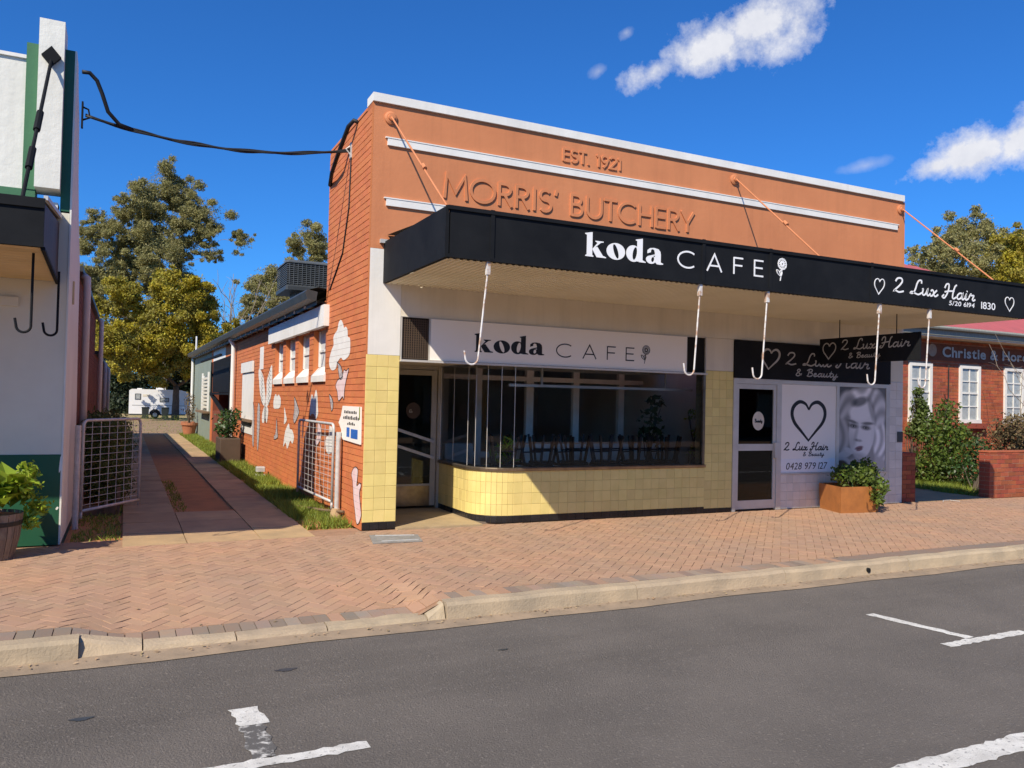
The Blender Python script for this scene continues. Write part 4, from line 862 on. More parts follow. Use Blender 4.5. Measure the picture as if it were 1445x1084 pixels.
# ================================================================== AWNING over the footpath
XA0, XA1, YA, ZB, ZT = .22, 10.1, -2.24, 3.20, 3.75
awn = empty('shop_awning', (5.1, -1.1, 3.2), 'long black fascia awning hung in front of the orange parapet by angled rods', 'awning')
PX = [XA0+.03, .74, 3.62, 4.72, 6.60, XA1]
for i in range(5): BOX('fascia_panel', 'black', awn, PX[i]+.004, PX[i+1]-.004, YA, YA+.04, ZB+.05, ZT-.03)
for x in PX[1:5]: BOX('panel_strip', 'black', awn, x-.022, x+.022, YA-.014, YA-.001, ZB+.03, ZT+.02)
mb = MB(); mb.box(XA0, XA1, YA-.02, YA+.05, ZT-.03, ZT+.012); mb.build('top_rail', 'black', awn)
mb = MB(); mb.box(XA0, XA1, YA-.012, YA+.05, ZB+.012, ZB+.05); mb.build('bottom_rail', 'black', awn)
BOX('end_panel', 'black', awn, XA0-.02, XA0+.02, YA+.005, -.005, ZB+.01, ZT); BOX('end_panel', 'black', awn, XA1-.02, XA1+.02, YA+.005, -.005, ZB+.01, ZT)
mb = MB(); n = 128; dx = (XA1-XA0-.04)/n
for i in range(n):
    x = XA0+.02+i*dx; zz = ZB+.004
    for (a, b, za, zb) in ((0, .4, 0, 0), (.4, .5, 0, .02), (.5, .9, .02, .02), (.9, 1, .02, 0)):
        mb.quad((x+a*dx, YA+.05, zz+za), (x+a*dx, -.006, zz+za), (x+b*dx, -.006, zz+zb), (x+b*dx, YA+.05, zz+zb))
mb.build('soffit', 'soffit', awn)
mb = MB(); mb.quad((XA0+.02, YA+.05, ZT-.05), (XA1-.02, YA+.05, ZT-.05), (XA1-.02, -.006, ZT+.1), (XA0+.02, -.006, ZT+.1)); mb.build('roof_sheet', 'greyroof', awn)
for k, (x0, z0, x1) in enumerate(((.245, 5.39, .23), (6.06, 5.41, 5.66), (10.02, 5.42, 9.4))):
    r = MB().tube([(x0, -.05, z0), (x1, YA+.06, ZT+.02)], .0115, 8).build('tie_rod', 'render', awn)
    t = .62; mx, my, mz = x0+(x1-x0)*t, -.05+(YA+.11)*t, z0+(ZT+.02-z0)*t
    MB().tube([(mx, my, mz+.03), (mx+(x1-x0)*.03, my-.07, mz-.03)], .026, 8).build('turnbuckle', 'render', r)
    mb = MB(); mb.lathe([(.085, .0), (.085, .02), (.06, .032), (.045, .032), (.04, .06), (.0, .062)], (0, 0, 0), 20); mb.v = [(x0+a, -.002-c, z0+b) for a, b, c in mb.v]; mb.build('rosette', 'render', r, recalc=True)
BOX('bracket', 'steel', awn, .14, .24, -.05, -.003, ZT-.02, ZT+.03)
def hook(x, y, z1, z0, lean, m, parent, r=.0105, R=.075, sx=-1):
    a = [(x, y, z1), (x+lean*.4, y, z1-(z1-z0)*.35), (x+lean, y, z0+R)]; cx = x+lean+sx*R
    P = a+[(cx-sx*R*math.cos(t), y, z0+R-R*math.sin(t)) for t in [PI*i/10 for i in range(1, 11)]]+[(cx-sx*-R+sx*.012, y, z0+R+.07)]
    h = MB().tube(P, r, 8).build('hanging_hook', m, parent); return h
for i, x in enumerate((.71, 3.60, 4.70, 6.80, 7.86)):
    h = hook(x, YA+.03, ZB-.1, 2.09-.012*i, -.07-.02*(i == 0), 'rustwhite', awn)
    MB().box(x-.02, x+.02, YA+.005, YA+.055, ZB-.13, ZB+.012).build('clevis', 'rustwhite', h)
fy = YA-.0005
koda(plane_front(1.915, 3.392, fy), .285, 1.10, awn, 'letter_white', .004)
write('CAFE', SANS, plane_front(3.21, 3.385, fy), .215, .021, awn, 'letter_white', fit=1.40, track=.5)
flower(plane_front(4.83, 3.365, fy), .31, awn, 'letter_white', .009)
write('2 Lux Hair', SCRIPT, plane_front(7.05, 3.395, fy), .215, .024, awn, 'letter_white', fit=1.80, smooth=5, slant=.15)
heart(plane_front(6.64, 3.335, fy), .20, .22, .013, awn, 'letter_white', .12); heart(plane_front(9.59, 3.30, fy), .22, .22, .013, awn, 'letter_white')
builtin_text('5/20 6194', plane_front(8.25, 3.295, fy), .07, awn, 'letter_white', fit=.6, slant=.15, bold=.012); builtin_text('1830', plane_front(9.0, 3.295, fy), .11, awn, 'letter_white', fit=.36, bold=.01)

# ================================================================== SIGNS
sg = empty('shop_sign', (3.0, -.02, 2.5), 'white sign board above the cafe window reading koda CAFE', 'sign')
BOX('board', 'sign_white', sg, .872, 5.14, -.022, .018, 2.232, 2.786)
koda(plane_front(1.515, 2.375, -.0222), .265, 1.09, sg, 'ink', .002); write('CAFE', SANS, plane_front(2.78, 2.358, -.0222), .205, .017, sg, 'ink', fit=1.38, track=.5, depth=.002); flower(plane_front(4.28, 2.33, -.0222), .29, sg, 'ink', .0045)
ss = empty('salon_sign', (7.9, -.02, 2.5), 'black sign board with silver script over the salon door and posters', 'sign')
BOX('board', 'black', ss, 6.114, 9.785, -.03, .03, 2.176, 2.79)
heart(plane_front(6.64, 2.34, -.0305), .38, .33, .03, ss, 'silver', .22); write('2 Lux Hair', SCRIPT, plane_front(7.22, 2.43, -.0305), .215, .024, ss, 'silver', fit=2.0, smooth=5, slant=.15, depth=.002); write('& Beauty', SCRIPT, plane_front(7.44, 2.25, -.0305), .125, .018, ss, 'silver', fit=1.0, smooth=5, slant=.15, depth=.002)
bs = empty('hanging_sign', (8.0, -1.0, 2.45), 'black blade sign hanging below the awning at right angles to the salon', 'sign')
BOX('board', 'black', bs, 7.985, 8.015, -1.97, -.04, 2.47, 2.90)
bl = lambda y0, z0: (lambda u, v, d: (7.9848-d, y0-u, z0+v))
heart(bl(-.10, 2.55), .27, .27, .02, bs, 'silver', .08, .002); write('2 Lux Hair', SCRIPT, bl(-.50, 2.69), .17, .018, bs, 'silver', fit=1.30, smooth=5, slant=.1, depth=.002); write('& Beauty', SCRIPT, bl(-.65, 2.55), .09, .013, bs, 'silver', fit=.62, smooth=5, slant=.1, depth=.002)
MB().tube([(8, -.45, 2.9), (8, -.45, 3.205)], .008, 6).build('hanger', 'black', bs); MB().tube([(8, -1.55, 2.9), (8, -1.55, 3.205)], .008, 6).build('hanger', 'black', bs)
hp = empty('salon_poster', (7.8, -.01, .6), 'white window poster with a black heart and phone number 0428 979 127', 'poster')
BOX('sheet', 'sign_white', hp, 7.156, 8.432, -.006, .03, .604, 2.098)
heart(plane_front(7.40, 1.15, -.0062), .77, .66, .055, hp, 'ink', 0, .002)
write('2 Lux Hair', SCRIPT, plane_front(7.23, .985, -.0062), .135, .02, hp, 'ink', fit=1.02, smooth=5, slant=.2, depth=.002); write('& Beauty', SCRIPT, plane_front(7.66, .885, -.0062), .075, .010, hp, 'ink', fit=.5, smooth=5, slant=.2, depth=.002)
BOX('number_strip', 'letter_white', hp, 7.16, 8.43, -.0085, -.0062, .612, .84); builtin_text('0428 979 127', plane_front(7.27, .66, -.0088), .12, hp, 'ink', fit=.96, slant=.2, depth=.001)
# portrait poster: a flat print, grey values painted into a colour attribute
pp = empty('portrait_poster', (9.1, -.01, .6), 'grey portrait poster of a woman with long fair hair in the salon window', 'poster')
nu_, nv_ = 120, 152; U, Vv = np.meshgrid(np.linspace(0, 1, nu_), np.linspace(0, 1, nv_)); T = 1-Vv+.035   # T: 0 at top
def E_(cx, cy, rx, ry, rot=0, soft=.15):
    t = math.radians(rot); dx, dy = (U-cx), (T-cy)*1.27; a = dx*math.cos(t)+dy*math.sin(t); b = -dx*math.sin(t)+dy*math.cos(t); r = np.sqrt((a/rx)**2+(b/(ry*1.27))**2); return np.clip((1+soft-r)/(2*soft), 0, 1)
G = .13+.05*U+.03*T
def over(mask, val):
    global G; G = G*(1-mask)+val*mask
strk = .5+.5*np.sin((U*38+np.sin(T*7)*5)+T*9); strk2 = .5+.5*np.sin((T*30+U*12)+np.sin(U*9)*3)
over(E_(.18, .52, .22, .42, 15), .24+.14*strk); over(E_(.52, .23, .40, .21, -8), .36+.42*strk2); over(E_(.84, .66, .17, .42, -6), .40+.36*strk); over(E_(.80, .30, .22, .22, 0), .34+.24*strk2); over(E_(.16, .25, .22, .16, -45), .26+.2*strk2)
over(E_(.62, 1.0, .46, .17), .42); over(E_(.60, .88, .17, .2), .30); over(E_(.49, .54, .275, .36, 6, .05), .62-.2*np.clip((.42-U)*3, 0, 1)-.10*np.clip((U-.66)*5, 0, 1))
over(E_(.46, .33, .24, .10, -6), .66); over(E_(.44, .205, .17, .055, -14, .3)*.8, .12); over(E_(.70, .30, .06, .16, -20, .4)*.6, .2)
_U0, _T0 = U, T; _a = math.radians(-7); U = .5+(_U0-.5)*math.cos(_a)-(_T0-.55)*1.27*math.sin(_a); T = .55+((_U0-.5)*math.sin(_a)+(_T0-.55)*1.27*math.cos(_a))/1.27   # the head tilts a little
for (cx, cy) in ((.30, .515), (.565, .51)): over(E_(cx, cy, .095, .027, 0, .45)*.9, .09); over(E_(cx, cy+.004, .04, .011, 0, .3)*.7, .36); over(E_(cx+.003, cy+.003, .018, .011), .015); over(E_(cx, cy-.03, .09, .012, 0, .6)*.4, .3)
over(E_(.275, .465, .105, .016, 6, .4)*.85, .14); over(E_(.60, .455, .125, .018, -6, .4)*.85, .13)
over(E_(.375, .60, .035, .10, 8, .6)*.45, .22); over(E_(.425, .675, .075, .016, 0, .5)*.75, .13); over(E_(.44, .63, .03, .05, 0, .5)*.5, .60); over(E_(.45, .87, .2, .05, 0, .5)*.55, .22); over(E_(.31, .72, .07, .1, 0, .6)*.4, .28)
U, T = _U0, _T0; over(E_(.12, .835, .17, .04, -12), .40); over(E_(.10, .90, .15, .035, 8), .36); over(E_(.22, .79, .10, .03, 20), .44); over(E_(.06, .97, .14, .07), .08)
G = np.clip((G-.3)*1.4+.31, .012, .95); RGB = np.stack([G*1.04, G*1.0, G*.97], -1); lip = E_(.43, .755, .085, .018, -10, .25); lip2 = E_(.44, .775, .07, .02, -10, .25)
lm = np.maximum(lip, lip2)[..., None]; RGB = RGB*(1-lm)+np.array([.24, .12, .14])*lm; ml = E_(.432, .764, .082, .005, -10, .5)[..., None]; RGB = RGB*(1-ml)+.04*ml
me = bpy.data.meshes.new('print'); PXc = 8.506+U*1.182; PZc = .604+Vv*1.494
verts = np.stack([PXc, np.full_like(U, -.006), PZc], -1).reshape(-1, 3)-np.array(origin(pp)); me.from_pydata(verts.tolist(), [], [(j*nu_+i, j*nu_+i+1, (j+1)*nu_+i+1, (j+1)*nu_+i) for j in range(nv_-1) for i in range(nu_-1)])
ca_ = me.color_attributes.new('print', 'FLOAT_COLOR', 'POINT'); ca_.data.foreach_set('color', np.concatenate([RGB, np.ones_like(RGB[..., :1])], -1).astype(np.float32).ravel())
pm = bpy.data.materials.new('portrait_print'); pm.use_nodes = True; an = pm.node_tree.nodes.new('ShaderNodeAttribute'); an.attribute_name = 'print'; pm.node_tree.links.new(an.outputs['Color'], pm.node_tree.nodes['Principled BSDF'].inputs['Base Color']); pm.node_tree.nodes['Principled BSDF'].inputs['Roughness'].default_value = .4
me.materials.append(pm); link('print', me, pp); BOX('backing', 'void', pp, 8.506, 9.688, -.002, .03, .604, 2.098)
# notice board fixed on the orange side wall
nb = empty('notice_board', (-.01, .6, 1.1), 'white notice board with blue logo on the orange side wall', 'sign')
mb = MB(); mb.prism([[(1.04, 1.59), (.10, 1.59), (.08, 1.10), (.98, 1.12), (1.10, 1.18), (1.08, 1.25), (1.25, 1.35), (1.12, 1.45)]], lambda u, v, d: (-.008-d, u, v), .02); mb.build('panel', 'sign_white', nb, recalc=True)
nbp = lambda y0, z0: (lambda u, v, d: (-.0282-d, y0-u, z0+v))
mb = MB()
for (y0, z0, n, h) in ((.93, 1.49, 8, .05), (.98, 1.41, 10, .05), (.75, 1.335, 5, .04)):
    for i in range(n): yy = y0-i*.085; k = random.choice((.6, .8, 1)); mb.box(-.0296, -.0283, yy-.055, yy, z0, z0+h*k); mb.box(-.0299, -.0297, yy-.035, yy-.015, z0+.014, z0+h-.014)
mb.build('printed_text', 'ink', nb)
BOX('blue_logo', 'blue', nb, -.0296, -.0283, .20, .55, 1.16, 1.285); BOX('blue_figure', 'blue', nb, -.0296, -.0283, .62, .78, 1.17, 1.30)
BOX('yellow_edge', 'limeleaf', nb, -.0296, -.0283, .105, .15, 1.42, 1.585)
# ================================================================== LEFT SHOP (white and green, awning) and its side
XL, YL = -3.385, .12
lb = empty('corner_shop', (-5, YL, 0), 'white and green rendered shop with stepped pilaster beside the driveway', 'building')
BOX('front_wall', 'greywall', lb, -9, XL-.02, YL, YL+.25, 1.0, 3.70); BOX('green_dado', 'green', lb, -9, XL-.02, YL-.006, YL+.25, 0, .998)
BOX('parapet_field', 'offwhite', lb, -9, -3.86, YL+.02, YL+.25, 3.72, 5.36); BOX('parapet_cap', 'white', lb, -9, -3.86, YL-.005, YL+.27, 5.361, 5.40)
BOX('green_band', 'greenlight', lb, -9, -3.745, YL, YL+.245, 3.705, 3.92); BOX('green_strip', 'greenlight', lb, -3.87, -3.745, YL-.01, YL+.25, 3.921, 5.54)
pl = BOX('pilaster', 'offwhite', lb, -3.745, -3.50, YL-.14, YL+.26, 3.93, 5.79); BOX('pilaster_shadow_strip', 'green', lb, -3.499, XL-.019, YL-.004, YL+.25, 3.72, 5.54); BOX('pilaster_foot', 'offwhite', lb, -3.70, -3.52, YL-.03, YL+.2, 3.71, 3.80)
mb = MB(); prof = [(YL-.008, 0), (2.74, 0), (2.55, 1.6), (2.25, 2.6), (2.15, 3.4), (1.55, 3.9), (1.15, 4.4), (.95, 5.0), (.62, 5.25), (.42, 5.5), (YL-.008, 5.54)]
mb.prism([prof], lambda u, v, d: (XL-.018+d, u, v), .018); mb.build('side_return', 'offwhite', lb, recalc=True)
# chipped paint on the corner
mb = MB(); mb.prism([crom([(-3.42, .80), (-3.395, .86), (-3.392, .98), (-3.41, .97)], 3, True)], lambda u, v, d: (u, YL-.0062-d, v), .001); mb.prism([crom([(-3.44, .395), (-3.425, .385), (-3.41, .41), (-3.425, .42)], 3, True)], lambda u, v, d: (u, YL-.0062-d, v), .001); mb.build('chipped_paint', 'offwhite', lb, recalc=True)
bw = BOX('brick_side_wall', 'mortar_dark', lb, -3.75, XL-.075, .4, 11, 0, 3.42); BOX('far_side_wall', 'mortar_dark', lb, -3.75, XL-.075, 11, 27, 0, 2.6); BOX('side_core', 'offwhite', lb, -9, -3.76, .4, 27, 0, 2.5)
def rbricks(parent, x, y0, y1, z0, z1, m):
    mb = MB(); z = z0; r = 0
    while z < z1:
        y = y0-(.12 if r % 2 else 0)
        while y < y1: mb.box(x-.02, x+.006+random.uniform(-.0015, .0015), max(y, y0), min(y+.23, y1), z, min(z+.076, z1)); y += .24
        z += .086; r += 1
    return tag(mb.build('brick_field', m, parent), kind='stuff')
rbricks(bw, XL-.075, 2.75, 11, 0, 3.42, 'brickwall'); rbricks(bw, XL-.075, 11, 27, 0, 2.6, 'brickwall')
BOX('side_gutter', 'gutterdark', lb, XL-.09, XL+.01, 2.8, 11, 3.421, 3.50); BOX('side_gutter', 'gutterdark', lb, XL-.09, XL+.01, 11, 27, 2.601, 2.68)
for y in (3.05, 10.8, 16.2, 21.5):
    zz = 3.4 if y < 11 else 2.58; MB().tube([(XL+.0, y, zz), (XL+.055, y, zz-.04), (XL+.06, y, zz-.2), (XL+.06, y, .02)], .052, 10).build('downpipe', 'pvc', lb, smooth=True)
BOX('meter_box', 'tansoffit', lb, XL+.001, XL+.02, .75, .83, 2.75, 3.02)
BOX('roof', 'greyroof', lb, -9, -3.751, .4, 11, 3.405, 3.46); BOX('roof', 'greyroof', lb, -9, -3.751, 11.01, 27, 2.55, 2.62)
# its awning
la = empty('side_awning', (-4.5, -.8, 3.0), 'dark brown awning on the white and green shop with tan boarded underside', 'awning')
AX, AY = -3.50, -1.62
BOX('fascia', 'black', la, -9, AX, AY, AY+.04, 3.03, 3.46); BOX('top_rail', 'black', la, -9, AX+.004, AY-.02, AY-.001, 3.38, 3.47); BOX('bottom_rail', 'black', la, -9, AX+.003, AY-.02, AY-.001, 3.02, 3.12)
for i in range(8):
    y0 = AY+.042+i*.212; zt0, zt1 = 3.43+.15*i/8, 3.43+.15*(i+1)/8; zb0, zb1 = 3.02-.09*i/8, 3.02-.09*(i+1)/8
    MB().add([(AX-.02, y0, zb0), (AX-.02, y0+.208, zb1), (AX-.02, y0+.208, zt1), (AX-.02, y0, zt0), (AX, y0, zb0), (AX, y0+.208, zb1), (AX, y0+.208, zt1), (AX, y0, zt0)], [(0,1,2,3),(7,6,5,4),(0,4,5,1),(1,5,6,2),(2,6,7,3),(3,7,4,0)]).build('end_sheet', 'brown', la)
mb = MB(); mb.add([(AX-.01, AY, 3.46), (AX+.025, AY, 3.46), (AX+.025, YL, 3.63), (AX-.01, YL, 3.63), (AX-.01, AY, 3.50), (AX+.025, AY, 3.50), (AX+.025, YL, 3.68), (AX-.01, YL, 3.68)], [(0,3,2,1),(4,5,6,7),(0,1,5,4),(1,2,6,5),(2,3,7,6),(3,0,4,7)]); mb.build('flashing', 'steel', la)
mb = MB(); mb.bar((AX, AY, 3.01), (AX, YL, 2.91), .03); mb.build('end_trim', 'black', la)
for i in range(14):
    y0 = AY+.05+i*.12; z = lambda y: 3.025-(y-AY)*.058
    MB().quad((-9, y0, z(y0)), (-9, y0+.116, z(y0+.116)), (AX-.03, y0+.116, z(y0+.116)), (AX-.03, y0, z(y0))).build('soffit_board', 'tansoffit', la)
mb = MB(); mb.quad((-9, AY, 3.45), (AX, AY, 3.45), (AX, YL, 3.63), (-9, YL, 3.63)); mb.build('roof_sheet', 'greyroof', la)
hook(-3.60, -1.35, 3.0, 2.25, 0, 'black', la, .012, .06); hook(-3.44, -.55, 2.95, 2.28, 0, 'black', la, .012, .06)
rod = MB().tube([(-3.62, YL-.17, 5.33), (-3.69, -1.5, 3.48)], .018, 8).build('tie_rod', 'black', la)
for t in (.42, .68): MB().tube([(-3.62-.07*t, YL-.17-1.45*t, 5.33-1.85*t), (-3.62-.07*(t+.13), YL-.17-1.45*(t+.13), 5.33-1.85*(t+.13))], .034, 8).build('turnbuckle', 'black', rod)
mb = MB(); mb.add([(-3.62+a*.095, YL-.145-c, 5.37+b*.11) for c in (0, .05) for a, b in ((0, 1), (1, 0), (0, -1), (-1, 0))], [(0,1,2,3),(7,6,5,4),(0,4,5,1),(1,5,6,2),(2,6,7,3),(3,7,4,0)]); mb.build('anchor_plate', 'black', rod, recalc=True)
BOX('window_head', 'greywall', lb, -9, -3.86, YL-.03, YL-.001, 2.62, 2.72)

# overhead service cable between the two parapets
cb = empty('service_cable', (-1.7, 1.15, 5.0), 'black overhead power cable sagging between the two parapets', 'cable')
P0, P1 = Vector((-3.33, 1.12, 5.14)), Vector((0.0, 1.05, 5.22))
for k, (dz, r) in enumerate(((0, .016), (.022, .011), (-.02, .011))):
    MB().tube([P0.lerp(P1, t)+Vector((0, .006*math.sin(t*40+k*2), -.20*4*t*(1-t)*1.0+dz*(.6+.4*math.cos(t*30+k)))) for t in [i/40 for i in range(41)]], r, 6).build('conductor', 'cable', cb, smooth=True)
MB().tube([(-3.37, .9, 5.60), (-3.29, .92, 5.61), (-3.21, .95, 5.54), (-3.15, .98, 5.40), (-3.08, 1.02, 5.20), (-2.95, 1.08, 5.08), (-2.8, 1.11, 5.05)], .026, 8).build('lead_in', 'cable', cb, smooth=True)
MB().tube([(.05, .70, 5.50), (-.06, .72, 5.53), (-.10, .85, 5.48), (-.12, 1.1, 5.32), (-.14, 1.35, 5.15), (-.1, 1.8, 5.06), (-.02, 2.25, 5.0)], .03, 8).build('lead_in', 'cable', cb, smooth=True)
MB().tube([(-.012, 1.0, 5.1), (-.012, 1.05, 4.4), (-.012, 1.35, 3.8), (-.012, 2.1, 3.35)], .012, 6).build('wall_cable', 'cable', cb)
mb = MB(); mb.box(-3.375, -3.355, 1.08, 1.16, 4.98, 5.3); mb.tube([(-3.36, 1.12, 5.24), (-3.30, 1.12, 5.22), (-3.28, 1.12, 5.12), (-3.36, 1.12, 5.08)], .012, 6); mb.build('cable_bracket', 'black', cb)
mb = MB(); mb.box(-.02, -.002, 1.0, 1.08, 5.10, 5.32); mb.tube([(-.01, 1.04, 5.28), (-.08, 1.04, 5.22), (-.01, 1.04, 5.14)], .012, 6); mb.build('cable_bracket', 'steel', cb)

# rooftop cooler
co = empty('air_cooler', (.9, 6.4, 3.5), 'dark louvred evaporative cooler on the cafe roof behind the parapet', 'air cooler')
BOX('duct', 'greyroof', co, .25, .95, 6.2, 6.9, 3.35, 3.83); MB().bevbox(.0, 1.2, 5.95, 7.15, 3.82, 3.93, .04).build('tray', 'gutterdark', co); MB().bevbox(.0, 1.2, 5.95, 7.15, 4.36, 4.42, .04).build('lid', 'greyroof', co); BOX('core', 'void', co, .07, 1.13, 6.02, 7.08, 3.93, 4.36)
for i in range(11):
    z = 3.945+i*.038
    mb = MB(); mb.box(.02, 1.18, 5.97, 5.99, z, z+.014); mb.box(.02, .04, 5.99, 7.13, z, z+.014); mb.box(1.16, 1.18, 5.99, 7.13, z, z+.014); mb.build('louvre', 'greyroof', co)
for i in range(14): BOX('grille_bar', 'greyroof', co, .06+i*.083, .072+i*.083, 5.962, 5.972, 3.93, 4.36)

# ================================================================== GATES
def gate(name, label, a, b, z0, z1, nv, nh, hinge_post, plabel):
    root = empty(name, (a[0], a[1], 0), label, 'gate'); A = Vector((*a, 0)); B = Vector((*b, 0)); D = (B-A)
    pt = lambda t, z: tuple(A+D*t+Vector((0, 0, z)))
    r = .035/D.length*2
    mb = MB(); R = .08
    P = [pt(0, z0), pt(0, z1-R)]+[pt((R-R*math.cos(q))/D.length, z1-R+R*math.sin(q)) for q in [PI/2*i/5 for i in range(1, 6)]]
    P += [pt(1-(R-R*math.sin(q))/D.length, z1-R+R*math.cos(q)) for q in [PI/2*i/5 for i in range(0, 6)]]+[pt(1, z0-.06)]
    mb.tube(P, .019, 8); mb.tube([pt(0, z0+.02), pt(1, z0+.02)], .019, 8); mb.tube([pt(0, z0+.02), pt(0, z0-.08)], .019, 8); mb.build('frame', 'steel', root, smooth=True)
    mv = MB()
    for i in range(1, nv): mv.tube([pt(i/nv, z0+.03), pt(i/nv, z1-.01)], .0035, 5)
    mv.build('mesh_upright', 'steel', root)
    for i in range(1, nh): t = i/nh; MB().tube([pt(.01, z0+(z1-z0)*t), pt(.99, z0+(z1-z0)*t)], .0035, 5).build('mesh_wire', 'steel', root)
    ph = MB().tube([(hinge_post[0], hinge_post[1], -.03), (hinge_post[0], hinge_post[1], hinge_post[2])], .036, 12).build('gate_post', 'steel'); tag(ph, plabel, 'post'); return root
gate('wire_gate', 'galvanised mesh gate swung open in front of the juniper hedge', (-3.245, 1.42), (-2.57, 2.45), .17, 1.34, 7, 13, (-3.30, 1.33, 1.28), 'galvanised gate post against the white side of the green shop')
gate('wire_gate', 'galvanised mesh gate folded back along the orange brick wall', (-.13, 1.10), (-.21, 3.15), .22, 1.33, 9, 12, (-.07, 1.05, 1.22), 'galvanised gate post beside the notice board on the orange wall')
MB().lathe([(.0, .16), (.06, .15), (.09, .06), (.10, -.03)], (-.08, 1.05, 0), 10).build('post_footing', 'slab', bpy.data.objects['gate_post.001'] if 'gate_post.001' in bpy.data.objects else None)
# timber garden edging and hedge behind the left gate
te = empty('garden_edging', (-3.0, 2.3, 0), 'low timber edging boards and pegs below the juniper hedge', 'edging')
BOX('board', 'timber', te, -3.28, -2.86, 2.45, 2.50, -.03, .12); BOX('board', 'timber', te, -2.90, -2.85, 2.51, 8.0, -.03, .10); BOX('peg', 'timber', te, -3.0, -2.95, 2.40, 2.448, -.03, .2); BOX('peg', 'timber', te, -2.845, -2.80, 2.55, 2.62, -.03, .36)
shrub('hedge', 'dark juniper hedge behind the open gate by the brick wall', 'hedge', (-3.1, 4.5, 0), [(-3.05+random.uniform(-.12, .12), y, z, .36) for y in (3.0, 3.5, 4.1, 4.7, 5.3, 6.0, 6.7) for z in (.35, .75, 1.05+.05*math.sin(y*3))]+[(-3.0, 7.6, .75, .42), (-3.0, 8.6, .95, .42), (-3.05, 9.6, .85, .42), (-3.0, 8.4, .45, .42)], 'hedgeleaf', .075, 6500, 11, aspect=.3, droop=-.8, shell=.3)

# ================================================================== POTS AND PLANTERS
bp = empty('barrel_planter', (-3.98, -.52, 0), 'half barrel planter with lime green leafy plant at the green wall', 'planter')
for i in range(22):
    a0, a1 = 2*PI*i/22+.01, 2*PI*(i+1)/22-.01; V = []
    for z, r in ((0, .225), (.22, .275), (.46, .30)):
        for a in (a0, a1): V.append((-3.98+r*math.cos(a), -.52+r*math.sin(a), z))
    MB().add(V, [(0,1,3,2),(2,3,5,4)]).build('stave', 'barrel', bp)
MB().lathe([(.288, .34), (.292, .34), (.298, .385), (.294, .385)], (-3.98, -.52, 0), 28).build('hoop', 'hoop', bp); MB().lathe([(.29, .43), (.0, .435)], (-3.98, -.52, 0), 22).build('soil', 'reddirt', bp)
rng = np.random.default_rng(5); V = []
for k in range(95): # broad leaves arching out of the tub
    a = rng.uniform(0, 2*PI); l = rng.uniform(.22, .42); el = rng.uniform(.2, 1.3); o_ = np.array([-3.93+rng.normal()*.11, -.58+rng.normal()*.1, .50+rng.random()*.26]); d = np.array([math.cos(a)*math.cos(el), math.sin(a)*math.cos(el), math.sin(el)]); s = np.cross(d, [0, 0, 1]); s /= np.linalg.norm(s); w = l*.24
    nrm = np.cross(s, d); p0 = o_; p1 = o_+d*l*.5+nrm*l*.06; p2 = o_+d*l-np.array([0, 0, l*.18])
    V += [p0, p1+s*w+nrm*.01, p2, p1-nrm*.012, p0, p1-nrm*.012, p2, p1-s*w+nrm*.01]
fastmesh('leaf_cluster', np.array(V), 4, 'limeleaf', bp)
shrub('x', None, None, (-3.75, -.45, .42), [(-3.68, -.5, .72, .16), (-3.58, -.42, .50, .13), (-3.66, -.40, .86, .12), (-3.62, -.46, .35, .1)], 'limeleaf', .06, 9000, 8, stems=False, part='trailing_foliage', root=bp, shell=.2)
cp = empty('square_planter', (8.17, -.42, 0), 'rust orange square planter with leafy succulent shrub below the portrait poster', 'planter')
mb = MB(); q = [(7.98, -.10), (7.78, -.72), (8.55, -.80), (8.72, -.16)]; q2 = [(8.17+(x-8.17)*1.06, -.42+(y+.42)*1.06) for x, y in q]; qi = [(8.22+(x-8.22)*.97, -.44+(y+.44)*.97) for x, y in q2]
mb.add([(x, y, .0) for x, y in q]+[(x, y, .43) for x, y in q2]+[(x, y, .43) for x, y in qi]+[(x, y, .36) for x, y in qi], [(0,1,5,4),(1,2,6,5),(2,3,7,6),(3,0,4,7),(4,5,9,8),(5,6,10,9),(6,7,11,10),(7,4,8,11),(8,9,13,12),(9,10,14,13),(10,11,15,14),(11,8,12,15),(12,13,14,15)]); mb.build('box', 'corten', cp, recalc=True)
shrub('x', None, None, (8.3, -.45, .37), [(8.35, -.55, .56, .25), (8.62, -.48, .58, .27), (8.12, -.40, .60, .18), (8.75, -.62, .42, .18), (8.5, -.78, .36, .20), (8.70, -.35, .66, .22), (8.45, -.86, .22, .13)], 'shrubleaf', .07, 7000, 9, part='foliage', root=cp, shell=.3, aspect=.6)
dp = empty('drive_planter', (-.36, 11.6, 0), 'dark brown box planter with bushy plant against the orange wall', 'planter'); MB().bevbox(-.62, -.13, 10.9, 12.0, -.03, .62, .015).build('box', 'lattice', dp)
shrub('x', None, None, (-.36, 11.5, .6), [(-.40, 11.3, .85, .30), (-.36, 11.7, 1.05, .32), (-.30, 11.2, 1.22, .22), (-.45, 11.8, .8, .25)], 'midleaf', .09, 2600, 10, root=dp, shell=.2)
for k, (x, y, lab) in enumerate(((-.33, 25.8, 'round terracotta pot with dry stems at the sage green wall'), (-.22, 27.6, 'tall terracotta pot of reddish foliage at the far end of the sage wall'))):
    tp = empty('terracotta_pot', (x, y, zyard(y)), lab, 'pot'); zz = zyard(y)
    MB().lathe([(.0, .0), (.20, 0), (.30, .46), (.34, .46), (.34, .56), (.28, .56), (.26, .45), (0, .44)], (x, y, zz), 20).build('pot', 'terracotta', tp, smooth=False)
    shrub('x', None, None, (x, y, zz+.45), [(x, y, zz+1.1+.35*k, .3), (x+.1, y, zz+.8, .22), (x-.05, y, zz+1.5+.2*k, .2)], 'hedgebrown', .09, 900, 20+k, root=tp, shell=.1)
